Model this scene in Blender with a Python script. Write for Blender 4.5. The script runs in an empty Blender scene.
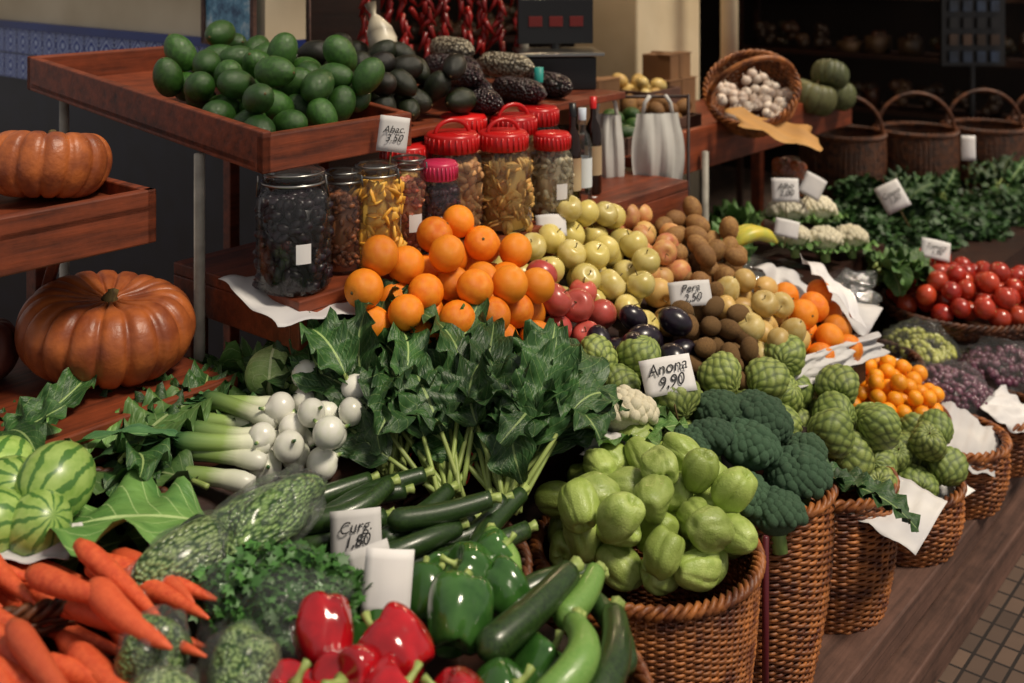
import bpy, math, random
import numpy as np
from mathutils import Matrix, Vector, Euler
random.seed(7); R=np.random.RandomState(11)
PHI=math.atan2(.768,.64); CP,SP=math.cos(PHI),math.sin(PHI)
def AB(a,b,z=0.0): return (a*CP-b*SP, a*SP+b*CP, z)
def toab(x,y): return (x*CP+y*SP, -x*SP+y*CP)
pi=math.pi
# ------------------------------------------------------------ templates
class T:
    def __init__(s,V,Q=None,Tr=None,L=None,mq=None,mt=None):
        s.V=np.asarray(V,float).reshape(-1,3)
        s.Q=np.asarray(Q if Q is not None and len(Q) else np.zeros((0,4)),int).reshape(-1,4)
        s.T=np.asarray(Tr if Tr is not None and len(Tr) else np.zeros((0,3)),int).reshape(-1,3)
        s.L=s.V.copy() if L is None else np.asarray(L,float).reshape(-1,3)
        s.mq=np.zeros(len(s.Q),int) if mq is None else mq
        s.mt=np.zeros(len(s.T),int) if mt is None else mt
    def mat(s,i):
        s.mq=np.full(len(s.Q),i); s.mt=np.full(len(s.T),i); return s
    def move(s,loc=(0,0,0),rot=(0,0,0),sc=1):
        if np.isscalar(sc): sc=(sc,sc,sc)
        m=np.array(Euler(rot).to_matrix())
        return T((s.V*np.array(sc))@m.T+np.array(loc),s.Q,s.T,s.L,s.mq,s.mt)
def join(ts):
    o=0;V=[];Q=[];Tr=[];L=[];mq=[];mt=[]
    for t in ts:
        V.append(t.V);L.append(t.L);Q.append(t.Q+o);Tr.append(t.T+o);mq.append(t.mq);mt.append(t.mt);o+=len(t.V)
    return T(np.vstack(V),np.vstack(Q),np.vstack(Tr),np.vstack(L),np.concatenate(mq),np.concatenate(mt))
def gridq(nr,nc,closec=False,closer=False,off=0):
    r=np.arange(nr if closer else nr-1);c=np.arange(nc if closec else nc-1)
    rr,cc=np.meshgrid(r,c,indexing='ij');r2=(rr+1)%nr;c2=(cc+1)%nc
    return np.stack([rr*nc+cc,rr*nc+c2,r2*nc+c2,r2*nc+cc],-1).reshape(-1,4)+off
def surf(nu,nv,f):
    th=np.arange(nu)*2*pi/nu; t=np.arange(1,nv)/nv
    TT,TH=np.meshgrid(t,th,indexing='ij')
    x,y,z=f(TH.ravel(),TT.ravel())
    b=f(np.zeros(1),np.full(1,1e-4));e=f(np.zeros(1),np.full(1,1-1e-4))
    V=np.vstack([np.stack([x,y,z],1),[[0,0,float(b[2][0])]],[[0,0,float(e[2][0])]]])
    Q=gridq(nv-1,nu,True); n=(nv-1)*nu
    i=np.arange(nu);j=(i+1)%nu
    t1=np.stack([j,i,np.full(nu,n)],1);k=(nv-2)*nu
    t2=np.stack([k+i,k+j,np.full(nu,n+1)],1)
    return T(V,Q,np.vstack([t1,t2]))
def ball(nu=14,nv=9,sz=1.0):
    return surf(nu,nv,lambda th,t:(np.sin(pi*t)*np.cos(th),np.sin(pi*t)*np.sin(th),-np.cos(pi*t)*sz))
def lathe(prof,seg=24):
    prof=np.array(prof,float);n=len(prof)
    th=np.arange(seg)*2*pi/seg
    V=np.stack([prof[:,0][:,None]*np.cos(th),prof[:,0][:,None]*np.sin(th),np.repeat(prof[:,1][:,None],seg,1)],-1).reshape(-1,3)
    return T(V,gridq(n,seg,True))
def tube(P,rad,seg=8,cap=True,L=None):
    P=np.array(P,float);n=len(P);rad=np.broadcast_to(np.array(rad,float),(n,))
    tg=np.gradient(P,axis=0);tg/=np.linalg.norm(tg,axis=1)[:,None]+1e-12
    up=np.array([0,0,1.]) if abs(tg[0][2])<.9 else np.array([1.,0,0])
    V=[];u=np.cross(tg[0],up);u/=np.linalg.norm(u)
    an=np.arange(seg)*2*pi/seg
    for i in range(n):
        u=u-tg[i]*np.dot(u,tg[i]);u/=np.linalg.norm(u)+1e-12;w=np.cross(tg[i],u)
        V.append(P[i]+rad[i]*(np.cos(an)[:,None]*u+np.sin(an)[:,None]*w))
    V=np.vstack(V);Q=gridq(n,seg,True)
    s=np.repeat(np.linspace(0,1,n),seg);LL=np.stack([np.tile(np.cos(an),n),s,np.tile(np.sin(an),n)],1)
    Tr=[]
    if cap:
        V=np.vstack([V,P[0]-tg[0]*rad[0]*.3,P[-1]+tg[-1]*rad[-1]*.3]);LL=np.vstack([LL,[0,0,0],[0,1,0]])
        i=np.arange(seg);j=(i+1)%seg;k=n*seg
        Tr=np.vstack([np.stack([j,i,np.full(seg,k)],1),np.stack([(n-1)*seg+i,(n-1)*seg+j,np.full(seg,k+1)],1)])
    return T(V,Q,Tr,LL)
def lump(t,amp,fr=2.5,seed=0):
    r=np.random.RandomState(seed);d=np.zeros(len(t.V))
    for k in range(5):
        w=r.normal(size=3)*fr;d+=np.sin(t.V@w+r.rand()*6)
    return T(t.V*(1+amp*d[:,None]/2.2),t.Q,t.T,t.L,t.mq,t.mt)
def boxT(x0,x1,y0,y1,z0,z1,dz=None):
    V=np.array([[x,y,z] for z in(z0,z1) for y in(y0,y1) for x in(x0,x1)],float)
    if dz: V[:,2]+=[dz(v[0],v[1]) for v in V]
    Q=[[0,2,3,1],[4,5,7,6],[0,1,5,4],[2,6,7,3],[0,4,6,2],[1,3,7,5]]
    return T(V,Q)
class MB:
    def __init__(s): s.ts=[];s.r=[]
    def add(s,t,loc=(0,0,0),rot=(0,0,0),sc=1,rnd=None,mi=None):
        q=t.move(loc,rot,sc)
        if mi is not None: q=q.mat(mi)
        s.ts.append(q);s.r.append(np.full(len(t.V),random.random() if rnd is None else rnd));return s
    def done(s,name,mats,smooth=True,ab=False,bevel=0):
        t=join(s.ts);V=t.V.copy()
        mn,mx=V.min(0),V.max(0);o=np.array([(mn[0]+mx[0])/2,(mn[1]+mx[1])/2,mn[2]]);V-=o
        me=bpy.data.meshes.new(name);nV=len(V);nq=len(t.Q);nt=len(t.T)
        me.vertices.add(nV);me.vertices.foreach_set('co',V.ravel())
        li=np.concatenate([t.Q.ravel(),t.T.ravel()]).astype(np.int32)
        me.loops.add(len(li));me.loops.foreach_set('vertex_index',li)
        me.polygons.add(nq+nt)
        me.polygons.foreach_set('loop_start',np.concatenate([np.arange(nq)*4,nq*4+np.arange(nt)*3]).astype(np.int32))
        me.polygons.foreach_set('material_index',np.concatenate([t.mq,t.mt]).astype(np.int32))
        me.polygons.foreach_set('use_smooth',np.full(nq+nt,smooth))
        me.update(calc_edges=True)
        a=me.attributes.new('lc','FLOAT_VECTOR','POINT');a.data.foreach_set('vector',t.L.ravel())
        a=me.attributes.new('rnd','FLOAT','POINT');a.data.foreach_set('value',np.concatenate(s.r))
        me.validate()
        for m in (mats if isinstance(mats,(list,tuple)) else [mats]): me.materials.append(m)
        ob=bpy.data.objects.new(name,me);bpy.context.collection.objects.link(ob)
        if ab:
            ob.location=AB(o[0],o[1],o[2]);ob.rotation_euler=(0,0,PHI)
        else: ob.location=o
        if bevel:
            b=ob.modifiers.new('bev','BEVEL');b.width=bevel;b.segments=2;b.limit_method='ANGLE'
        return ob
# ------------------------------------------------------------ materials
def hexc(h):
    h=h.lstrip('#')
    if len(h)==3: h=''.join(c*2 for c in h)
    c=[int(h[i:i+2],16)/255 for i in(0,2,4)]
    return tuple(((x+.055)/1.055)**2.4 if x>.04 else x/12.92 for x in c)+(1,)
def C(c): return hexc(c) if isinstance(c,str) else tuple(c)+((1,) if len(c)==3 else ())
class NT:
    def __init__(s,name):
        s.m=bpy.data.materials.new(name);s.m.use_nodes=True;s.n=s.m.node_tree.nodes;s.l=s.m.node_tree.links
        s.p=s.n['Principled BSDF'];s.out=s.n['Material Output']
    def new(s,t,**k):
        n=s.n.new(t)
        for a,b in k.items(): setattr(n,a,b)
        return n
    def link(s,a,b): s.l.new(a,b)
    def attr(s,nm,vec=True):
        n=s.new('ShaderNodeAttribute',attribute_name=nm);return n.outputs['Vector'] if vec else n.outputs['Fac']
    def math(s,op,a,b=None,c=None):
        n=s.new('ShaderNodeMath',operation=op)
        for i,v in enumerate((a,b,c)):
            if v is None: continue
            if isinstance(v,(int,float)): n.inputs[i].default_value=v
            else: s.link(v,n.inputs[i])
        return n.outputs[0]
    def mix(s,f,a,b,bt='MIX'):
        n=s.new('ShaderNodeMix',data_type='RGBA',blend_type=bt)
        for i,v in((0,f),(6,a),(7,b)):
            if isinstance(v,(int,float,tuple)): n.inputs[i].default_value=v
            else: s.link(v,n.inputs[i])
        return n.outputs[2]
    def noise(s,vec,sc,det=3,rough=.5):
        n=s.new('ShaderNodeTexNoise');s.link(vec,n.inputs['Vector']);n.inputs['Scale'].default_value=sc;n.inputs['Detail'].default_value=det;n.inputs['Roughness'].default_value=rough
        return n.outputs['Fac']
    def ramp(s,f,stops):
        n=s.new('ShaderNodeValToRGB');s.link(f,n.inputs[0]);e=n.color_ramp.elements
        while len(e)<len(stops): e.new(.5)
        for i,(p,c) in enumerate(stops): e[i].position=p;e[i].color=C(c)
        return n.outputs[0]
    def bump(s,h,st,dist=.01):
        b=s.new('ShaderNodeBump');b.inputs['Strength'].default_value=st;b.inputs['Distance'].default_value=dist
        s.link(h,b.inputs['Height']);s.link(b.outputs[0],s.p.inputs['Normal'])
def coords(n,kind):
    if kind=='lc':
        v=n.attr('lc');r=n.attr('rnd',False)
        a=n.new('ShaderNodeVectorMath',operation='ADD');n.link(v,a.inputs[0])
        m=n.new('ShaderNodeMath',operation='MULTIPLY');n.link(r,m.inputs[0]);m.inputs[1].default_value=37.
        c=n.new('ShaderNodeCombineXYZ')
        for i in range(3): n.link(m.outputs[0],c.inputs[i])
        n.link(c.outputs[0],a.inputs[1]);return a.outputs[0]
    return n.new('ShaderNodeTexCoord').outputs['Object']
def M(name,c1,c2=None,c3=None,rough=.5,ns=2.,bump=0,bs=25,spec=.5,coat=0,co='lc',grad=None,vary=.35,f3=.8,metal=0,stripe=None,det=3,vor=False,lo=.35,hi=.65,dist=.004,groove=None,cell=None):
    n=NT(name);v=coords(n,co);col=None
    if grad:
        sep=n.new('ShaderNodeSeparateXYZ');n.link(n.attr('lc'),sep.inputs[0])
        f=sep.outputs[grad[0]];f=n.math('ADD',f,n.math('MULTIPLY',n.math('SUBTRACT',n.noise(v,4),.5),.12))
        col=n.ramp(f,grad[1])
    else:
        col=n.ramp(n.noise(v,ns,det),[(lo,c1),(hi,c2 or c1)])
    if stripe:
        cnt,cs,w=stripe
        sep=n.new('ShaderNodeSeparateXYZ');n.link(n.attr('lc'),sep.inputs[0])
        th=n.math('ARCTAN2',sep.outputs[1],sep.outputs[0])
        th=n.math('ADD',n.math('MULTIPLY',th,float(cnt)),n.math('MULTIPLY',n.noise(v,3.),5.))
        col=n.mix(n.ramp(n.math('SINE',th),[(w,(0,0,0)),(min(1,w+.25),(1,1,1))]),col,C(cs))
    if c3:
        col=n.mix(n.math('MULTIPLY',n.attr('rnd',False),f3),col,C(c3))
    if groove:
        col=n.mix(n.ramp(n.attr('grv',False),[(.0,(.95,.95,.95)),(.5,(0,0,0))]),col,C(groove))
    if cell:
        w=n.new('ShaderNodeTexVoronoi');n.link(v,w.inputs['Vector']);w.inputs['Scale'].default_value=bs
        col=n.mix(n.ramp(w.outputs['Distance'],[(.3,(0,0,0)),(.7,(1,1,1))]),col,C(cell))
    if vary:
        fr=n.math('FRACT',n.math('MULTIPLY',n.attr('rnd',False),7.31))
        h=n.new('ShaderNodeHueSaturation');n.link(col,h.inputs['Color']);n.link(n.math('ADD',n.math('MULTIPLY',fr,vary),1-vary*.55),h.inputs['Value']);col=h.outputs[0]
    n.link(col,n.p.inputs['Base Color']);n.p.inputs['Roughness'].default_value=rough
    n.p.inputs['Specular IOR Level'].default_value=spec;n.p.inputs['Metallic'].default_value=metal
    if coat: n.p.inputs['Coat Weight'].default_value=coat;n.p.inputs['Coat Roughness'].default_value=.12
    if bump:
        if vor:
            w=n.new('ShaderNodeTexVoronoi');n.link(v,w.inputs['Vector']);w.inputs['Scale'].default_value=bs;h=n.math('SUBTRACT',1.,w.outputs['Distance'])
        else: h=n.noise(v,bs,4)
        n.bump(h,bump,dist)
    return n.m
def leafmat(name,c1,c2,vein,vs=11.,vw=.06,rough=.5):
    n=NT(name);v=coords(n,'lc')
    sep=n.new('ShaderNodeSeparateXYZ');n.link(n.attr('lc'),sep.inputs[0])
    ax=n.math('ABSOLUTE',sep.outputs[0])
    col=n.ramp(n.noise(v,3.),[(.3,c1),(.7,c2)])
    mid=n.math('LESS_THAN',ax,.045)
    vf=n.math('FRACT',n.math('SUBTRACT',n.math('MULTIPLY',sep.outputs[1],vs),n.math('MULTIPLY',ax,2.6)))
    ve=n.math('MULTIPLY',n.math('LESS_THAN',vf,vw),.45)
    col=n.mix(n.math('MAXIMUM',n.math('MULTIPLY',mid,.85),ve),col,C(vein))
    fr=n.math('ADD',n.math('MULTIPLY',n.attr('rnd',False),.9),.5)
    h=n.new('ShaderNodeHueSaturation');n.link(col,h.inputs['Color']);n.link(fr,h.inputs['Value'])
    n.link(h.outputs[0],n.p.inputs['Base Color']);n.p.inputs['Roughness'].default_value=rough
    hh=n.math('ADD',n.noise(v,9.,4),n.math('MULTIPLY',ve,-.5))
    n.bump(hh,.6,.007)
    return n.m
def woodmat(name,c1,c2,rough=.5,sc=(1.5,22,22)):
    n=NT(name);tc=n.new('ShaderNodeTexCoord');mp=n.new('ShaderNodeMapping');n.link(tc.outputs['Object'],mp.inputs[0]);mp.inputs['Scale'].default_value=sc
    f=n.noise(mp.outputs[0],2.2,6,.65);g=n.noise(tc.outputs['Object'],3.,3);k=n.noise(tc.outputs['Object'],24.,4,.7)
    col=n.ramp(n.math('ADD',n.math('ADD',n.math('MULTIPLY',f,.55),n.math('MULTIPLY',g,.25)),n.math('MULTIPLY',k,.2)),[(.34,c1),(.62,c2)])
    n.link(col,n.p.inputs['Base Color']);n.p.inputs['Roughness'].default_value=rough;n.bump(f,.4,.004);return n.m
def film(name,tint=(1,1,1),amt=.5,white=.06,bump=.6,bs=18,rg=.12):
    n=NT(name);g=n.new('ShaderNodeBsdfGlossy');g.inputs['Roughness'].default_value=rg
    t=n.new('ShaderNodeBsdfTransparent');t.inputs[0].default_value=tint+(1,)
    fr=n.new('ShaderNodeLayerWeight');fr.inputs[0].default_value=.35
    m=n.new('ShaderNodeMixShader');n.link(n.math('MULTIPLY',fr.outputs['Fresnel'],amt),m.inputs[0]);n.link(t.outputs[0],m.inputs[1]);n.link(g.outputs[0],m.inputs[2])
    d=n.new('ShaderNodeBsdfDiffuse');d.inputs[0].default_value=(.8,.85,.85,1)
    m2=n.new('ShaderNodeMixShader');m2.inputs[0].default_value=white;n.link(m.outputs[0],m2.inputs[1]);n.link(d.outputs[0],m2.inputs[2])
    if bump:
        tc=n.new('ShaderNodeTexCoord');b=n.new('ShaderNodeBump');b.inputs['Strength'].default_value=bump;b.inputs['Distance'].default_value=.02
        n.link(n.noise(tc.outputs['Object'],bs,3),b.inputs['Height'])
        n.link(b.outputs[0],g.inputs['Normal'])
    n.link(m2.outputs[0],n.out.inputs[0]);return n.m
mWood=woodmat('wood_red','#32150c','#8a4022');mWoodD=woodmat('wood_dark','#140a07','#35190e');mPlank=woodmat('wood_plank','#2c1d18','#6d4e42',.7)
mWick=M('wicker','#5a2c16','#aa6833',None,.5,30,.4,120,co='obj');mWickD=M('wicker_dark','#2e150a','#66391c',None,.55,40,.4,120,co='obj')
mPaper=M('paper','#e2dfdc','#c6c4c6',None,.7,6,.15,14,co='obj');mInk=M('ink','#15151c',rough=.6)
mStem=M('stem_brown','#4a3a20','#6a5a30',rough=.8);mStemG=M('stem_green','#7d9448','#a9b86c',rough=.5)
mOrange=M('orange_skin','#ea740a','#f48e18','#f2961f',.42,3,.3,60,vor=True,dist=.008)
mApY=M('apple_yellow','#cdb862','#e2d292','#c8b862',.34,1.5,coat=.12);mApR=M('apple_red','#7d1420','#b0303a','#c86050',.3,2,coat=.25)
mPeach=M('peach','#d3a060','#bf6850','#d0b268',.5,1.6);mBrown=M('sapodilla','#8a6236','#a98148','#6e4826',.7,4,.3,30)
mPlum=M('plum','#15101a','#251a28','#120d18',.28,2,coat=.12);mKiwi=M('kiwi','#5f4423','#7d5b30','#6b4f2b',.85,8,.4,60)
mPale=M('pear_pale','#c6ac62','#d4c285','#c08f4a',.45,2);mCher=M('cherimoya','#869848','#a2ae62','#70833f',.5,4,.3,20,groove='#43552a')
mChay=M('chayote','#93a950','#b3c470','#869a44',.38,2,.25,14,coat=.08,dist=.008);mAvo=M('avocado','#2b4f1c','#416c28','#213f18',.32,5,.4,30,coat=.1)
mAvoD=M('avocado_dark','#121a0e','#263014','#170f10',.35,5,.4,30)
mTom=M('tomato','#8f1a12','#b02c1c','#bd4a2a',.25,2,coat=.35);mKum=M('kumquat','#ee900e','#f8a826','#f29a18',.35,3,.2,50)
mPump=M('pumpkin','#7c3d22','#b3622f',None,.42,2.5,.3,14,vary=.15);mPumpG=M('pumpkin_green','#38472e','#59653f','#5f5a36',.5,4,.3,10)
mPepR=M('pepper_red','#8c0813','#b8121d',None,.14,1.5,coat=.6,spec=.6);mPepG=M('pepper_green','#2a5420','#467434','#2c521c',.16,1.5,coat=.5)
mZuc=M('zucchini','#1d3016','#365022','#22361a',.32,9,.1,30,coat=.25);mZucL=M('squash_light','#78a048','#a6c26c','#5c8a3c',.35,9,.2,14,coat=.2)
mCar=M('carrot','#c84826','#e4683a','#cc5834',.5,5,.4,18,vary=.3);mMel=M('melon','#86a84e','#a3bf68',None,.35,3,stripe=(11,'#4c7834',.45),coat=.1)
mOn=M('onion_white','#e0dfd6','#cdd2ba','#e8e6dc',.28,2,coat=.3);mBroc=M('broccoli','#34513a','#4f6d4b','#3b5941',.8,14,.5,34,vor=True,dist=.01)
mBrStem=M('broccoli_stem','#6c8c48','#86a45c');mCaul=M('cauliflower','#e6dec4','#d6cba4','#eae4d0',.7,12,.4,30,vor=True,dist=.01)
mKale=leafmat('kale_leaf','#1e3e1a','#3b602e','#96ad6c',rough=.42);mCab=leafmat('cabbage_leaf','#446d33','#6a9049','#b0c688',8.,.07);mCabL=leafmat('cabbage_pale','#7d9c58','#a3b878','#ccd6a8',8.,.08)
mPars=M('herb_leaf','#1c3c18','#395e28','#284c20',.55,3,vary=.7);mLeek=M('leek','#fff',grad=(1,[(0.,'#e4e4d8'),(.3,'#dbdfc0'),(.5,'#8fa85c'),(1.,'#2f5a34')]),rough=.35)
mLeekLeaf=leafmat('leek_leaf','#2c5530','#4f7a44','#7c9c62',0.,.0)
mGlass=film('glass_clear',(.97,.98,.98),.8,.012,0,18,.05);mFilm=film('plastic_film',(1,1,1),.45,.035,1.,38)
mRedP=M('plastic_red','#b01014','#cc1c1a',rough=.3);mPink=M('plastic_pink','#a81c44','#bc2a50',rough=.35);mMetal=M('metal','#8a8a88','#a0a09c',rough=.3,metal=1)
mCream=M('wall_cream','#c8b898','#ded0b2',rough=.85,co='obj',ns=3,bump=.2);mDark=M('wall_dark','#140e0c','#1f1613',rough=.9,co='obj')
mPole=M('pole_paint','#8c877c','#ada89c',rough=.5,co='obj',ns=20);mBlack=M('black_plastic','#0c0c0e','#161618',rough=.35)
mGrape=M('grape','#4a1c34','#6e3450','#7a4a5e',.3,3,coat=.2);mGrapeG=M('grape_green','#a7b04a','#c0bf66','#8a8c3a',.3,3)
mGarlic=M('garlic','#d8c8b8','#c4a898','#e4dacc',.5,5);mBag=M('bag_white','#d8d6d0','#c0beb8',rough=.45,co='obj',ns=5,bump=.6,bs=12)
mChili=M('chili','#7a0c0e','#a01c14','#5a0a0c',.3,3);mCornD=M('corn_dark','#2a1a1e','#54343a','#2c1c20',.3,14,.7,14,vor=True,dist=.02,cell='#0c0809',coat=.2)
mCornL=M('corn_light','#d0c6ae','#b0a488','#ded6c4',.4,14,.7,12,vor=True,dist=.02,cell='#5a5040',coat=.2);mNet=M('bagged_greens','#5b8440','#8cab62','#a8b884',.35,9,.6,9,vor=True,dist=.012,coat=.4,cell='#2c4a24')
# ------------------------------------------------------------ produce templates
def f_apple(th,t):
    ph=pi*t;r=np.sin(ph)*(1+.06*np.cos(5*th)*t*.3);z=-np.cos(ph)*.9*(1)-.28*np.exp(-((1-t)/.11)**2)+.12*np.exp(-(t/.1)**2)
    r=r*(.93+.12*t);return r*np.cos(th),r*np.sin(th),z
stemT=tube([(0,0,.55),(.03,0,.8),(.1,0,1.02)],[.04,.035,.05],5).mat(1)
tApple=join([surf(16,14,f_apple),stemT])
def f_or(th,t):
    ph=pi*t;r=np.sin(ph);z=-np.cos(ph)*.95-.07*np.exp(-((1-t)/.06)**2);return r*np.cos(th),r*np.sin(th),z
tOrange=join([surf(20,14,f_or),ball(6,4).move((0,0,.9),sc=(.09,.09,.05)).mat(1)])
def f_pear(th,t):
    ph=pi*t;r=np.sin(ph)*(1-.3*t**1.5);z=-np.cos(ph)*1.1;return r*np.cos(th),r*np.sin(th),z
tPear=join([surf(14,12,f_pear),stemT.move((0,0,.2))])
tEgg=surf(14,10,lambda th,t:(np.sin(pi*t)*np.cos(th)*.82,np.sin(pi*t)*np.sin(th)*.82,-np.cos(pi*t)*1.1))
def f_avo(th,t):
    ph=pi*t;r=np.sin(ph)*(.96-.2*t);return r*np.cos(th),r*np.sin(th),-np.cos(ph)*1.22
tAvo=join([surf(18,14,f_avo),ball(6,4).move((0,0,1.2),sc=(.1,.1,.06)).mat(1)])
def mk_chay(seed):
    r=np.random.RandomState(seed);p=r.rand()*6;q=r.uniform(1.08,1.25)
    def f(th,t):
        ph=pi*t;v=(1-np.abs(np.sin(2.5*th+p+.4*np.sin(2*t*pi+p))))**4
        w=(1-np.abs(np.sin(5*th+p*2+.8*np.sin(5*t))))**4
        rr=np.sin(ph)**.85*(1.04-.24*t**1.3)*(1-.15*v*(1.2-.7*t)-.05*w)
        z=-np.cos(ph)*q+.42*np.exp(-(t/.10)**2)*(.3+.7*np.abs(np.cos(th+p)))-.12*np.exp(-((1-t)/.08)**2)
        return rr*np.cos(th),rr*np.sin(th)*.88,z
    return lump(surf(50,28,f),.07,2.4,seed)
tChays=[mk_chay(i) for i in range(5)]
NC=11
def cherh(th,t):
    q=t*pi*8.5+.5*np.sin(3*th+1)*np.sin(pi*t);th=th+.10*np.sin(5*t*pi)
    return np.abs(np.cos(NC*th/2+q/2)*np.cos(NC*th/2-q/2))
def f_cher(th,t):
    ph=pi*t;h=cherh(th,t)
    rr=np.sin(ph)**.9*(.93+.1*t)*(1+.085*(h**.5-.5)*np.sin(ph))
    z=-np.cos(ph)*.95*(1+.05*h)-.2*np.exp(-((1-t)/.1)**2);return rr*np.cos(th),rr*np.sin(th),z
tCher=join([lump(surf(77,46,f_cher),.06,2,3),stemT.move((0,0,-.05))])
def f_pump(n,zs,d):
    def f(th,t):
        ph=pi*t;v=(1-np.abs(np.sin(n*th/2+.25*np.sin(2*th))))**2.2
        rr=np.sin(ph)**.72*(1-d*v*np.sin(ph)**.5)
        z=-np.cos(ph)*zs*(1-.10*v)-.24*np.exp(-((1-t)/.15)**2)+.12*np.exp(-(t/.1)**2)
        return rr*np.cos(th),rr*np.sin(th),z
    return f
def mk_pump(n=15,zs=.64,d=.10,seed=1,st=.6):
    t=lump(surf(n*10,48,f_pump(n,zs,d)),.04,1.5,seed)
    P=[(0,0,zs*.5),(0,0,zs*(.6+.3*st)),(.03,.0,zs*(.6+.6*st)),(.08*st+.02,.02,zs*(.6+.9*st))]
    return join([t,tube(P,[.15,.08,.065,.07],9).mat(1)])
def mk_bell(seed,long=1.):
    r=np.random.RandomState(seed);p=r.rand()*6;n=r.choice([3,4])
    def f(th,t):
        ph=pi*t;v=(1-np.abs(np.sin(n*th/2+p)))**2
        rr=np.sin(ph)**.55*(.68+.34*t**.8)*(1-.17*v*(.4+.6*np.abs(np.cos(ph))))
        z=-np.cos(ph)*1.05*long*(1-.1*v)-.38*np.exp(-((1-t)/.15)**2)+.25*np.exp(-(t/.12)**2)
        return rr*np.cos(th),rr*np.sin(th),z
    b=lump(surf(48,28,f),.07,2,seed);zt=1.05*long-.38
    s=tube([(0,0,zt-.03),(.01,0,zt+.12),(.05,0,zt+.35),(.16,0,zt+.55)],[.24,.1,.09,.13],9).mat(1)
    return join([b,s])
tBells=[mk_bell(i) for i in range(4)]
def mk_zuc(seed,bend=.15,fat=1.):
    s=np.linspace(0,1,18)
    P=np.stack([bend*np.sin(pi*s)*1.,s*2-1,0*s],1)
    rad=.16*fat*np.clip(np.minimum(1,(s/.08)**.5),.25,1)*(1-.25*s**2)
    t=tube(P,rad,12);st=tube([(0,.97,0),(.0,1.1,.01),(.02,1.2,.02)],[.08*fat,.065*fat,.08*fat],6).mat(1)
    t.L=t.V*3;return join([t,st])
tZucs=[mk_zuc(i,b) for i,b in enumerate((.05,.15,-.12,.25))]
def f_on(th,t):
    ph=pi*t;r=np.sin(ph)**.9;z=-np.cos(ph)*.9+.25*np.exp(-((1-t)/.07)**2);return r*np.cos(th),r*np.sin(th),z
tOnion=join([surf(18,16,f_on),tube([(0,0,.95),(0.02,0,1.2),(.06,0,1.45)],[.18,.12,.09],7).mat(1)])
# ------------------------------------------------------------ piles
def inpoly(x,y,P):
    c=False;n=len(P)
    for i in range(n):
        x1,y1=P[i];x2,y2=P[i-1]
        if (y1>y)!=(y2>y) and x<(x2-x1)*(y-y1)/(y2-y1)+x1: c=not c
    return c
def area(P): return abs(sum(P[i-1][0]*P[i][1]-P[i][0]*P[i-1][1] for i in range(len(P))))/2
def circ(cx,cy,r,n=20): return [(cx+r*math.cos(2*pi*i/n),cy+r*math.sin(2*pi*i/n)) for i in range(n)]
def drop(P,base,r,layers=1.6,sq=.93,cand=60,n=None,rv=.08):
    xs=[p[0] for p in P];ys=[p[1] for p in P];n=n or int(layers*area(P)/(3.3*r*r))
    pts=np.zeros((0,4))
    for i in range(n):
        ri=r*(1+rv*R.uniform(-1,1));best=None
        for k in range(cand):
            for _ in range(40):
                x=R.uniform(min(xs),max(xs));y=R.uniform(min(ys),max(ys))
                if inpoly(x,y,P): break
            b=base(x,y);z=b+ri
            if len(pts):
                d=np.hypot(pts[:,0]-x,pts[:,1]-y);D=(pts[:,3]+ri)*sq;m=d<D
                if m.any(): z=max(z,(pts[m,2]+np.sqrt(D[m]**2-d[m]**2)).max())
            sc=z-b
            if best is None or sc<best[0]: best=(sc,x,y,z)
        pts=np.vstack([pts,[best[1],best[2],best[3],ri]])
    return pts
def abP(L): return [AB(a,b)[:2] for a,b in L]
def plane(z0,s,b0,sa=0,a0=0):
    def f(x,y):
        a,b=toab(x,y);return z0+s*(b-b0)+sa*(a-a0)
    return f
def grow(P,d):
    cx=sum(p[0] for p in P)/len(P);cy=sum(p[1] for p in P)/len(P)
    return [(x+d*(x-cx)/math.hypot(x-cx,y-cy),y+d*(y-cy)/math.hypot(x-cx,y-cy)) for x,y in P]
def prism(name,P,top,thick,mat,bot=None):
    n=len(P);V=[(x,y,top(x,y)) for x,y in P]+[(x,y,(top(x,y)-thick) if bot is None else bot) for x,y in P]
    cx=sum(p[0] for p in P)/n;cy=sum(p[1] for p in P)/n;V+=[(cx,cy,top(cx,cy)),(cx,cy,(top(cx,cy)-thick) if bot is None else bot)]
    Q=[(i,(i+n-1)%n,(i+n-1)%n+n,i+n) for i in range(n)]
    Tr=[((i+n-1)%n,i,2*n) for i in range(n)]+[(i+n,(i+n-1)%n+n,2*n+1) for i in range(n)]
    m=MB();m.add(T(V,Q,Tr));return m.done(name,[mat],smooth=False)
def pile(name,P,base,r,temps,mats,layers=1.6,tilt=pi,rv=.08,sc=(1,1,1),crate=True,n=None,sq=.93):
    m=MB();pts=drop(P,base,r,layers,rv=rv,n=n,sq=sq)
    for x,y,z,ri in pts:
        t=temps[R.randint(len(temps))]
        m.add(t,(x,y,z),(R.uniform(-tilt,tilt),R.uniform(-tilt,tilt),R.uniform(0,2*pi)),tuple(ri*s for s in sc))
    o=m.done(name,mats)
    if temps[0] is tCher:
        a=o.data.attributes.new('grv','FLOAT','POINT');th=np.arange(77)*2*pi/77;t=np.arange(1,46)/46
        TT,TH=np.meshgrid(t,th,indexing='ij');g=np.concatenate([cherh(TH.ravel(),TT.ravel()),np.ones(len(tCher.V)-77*45)])
        a.data.foreach_set('value',np.tile(g,len(pts)))
    if crate: prism('produce_crate',grow(P,r*.6),base,.05,mWoodD)
    return o
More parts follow.
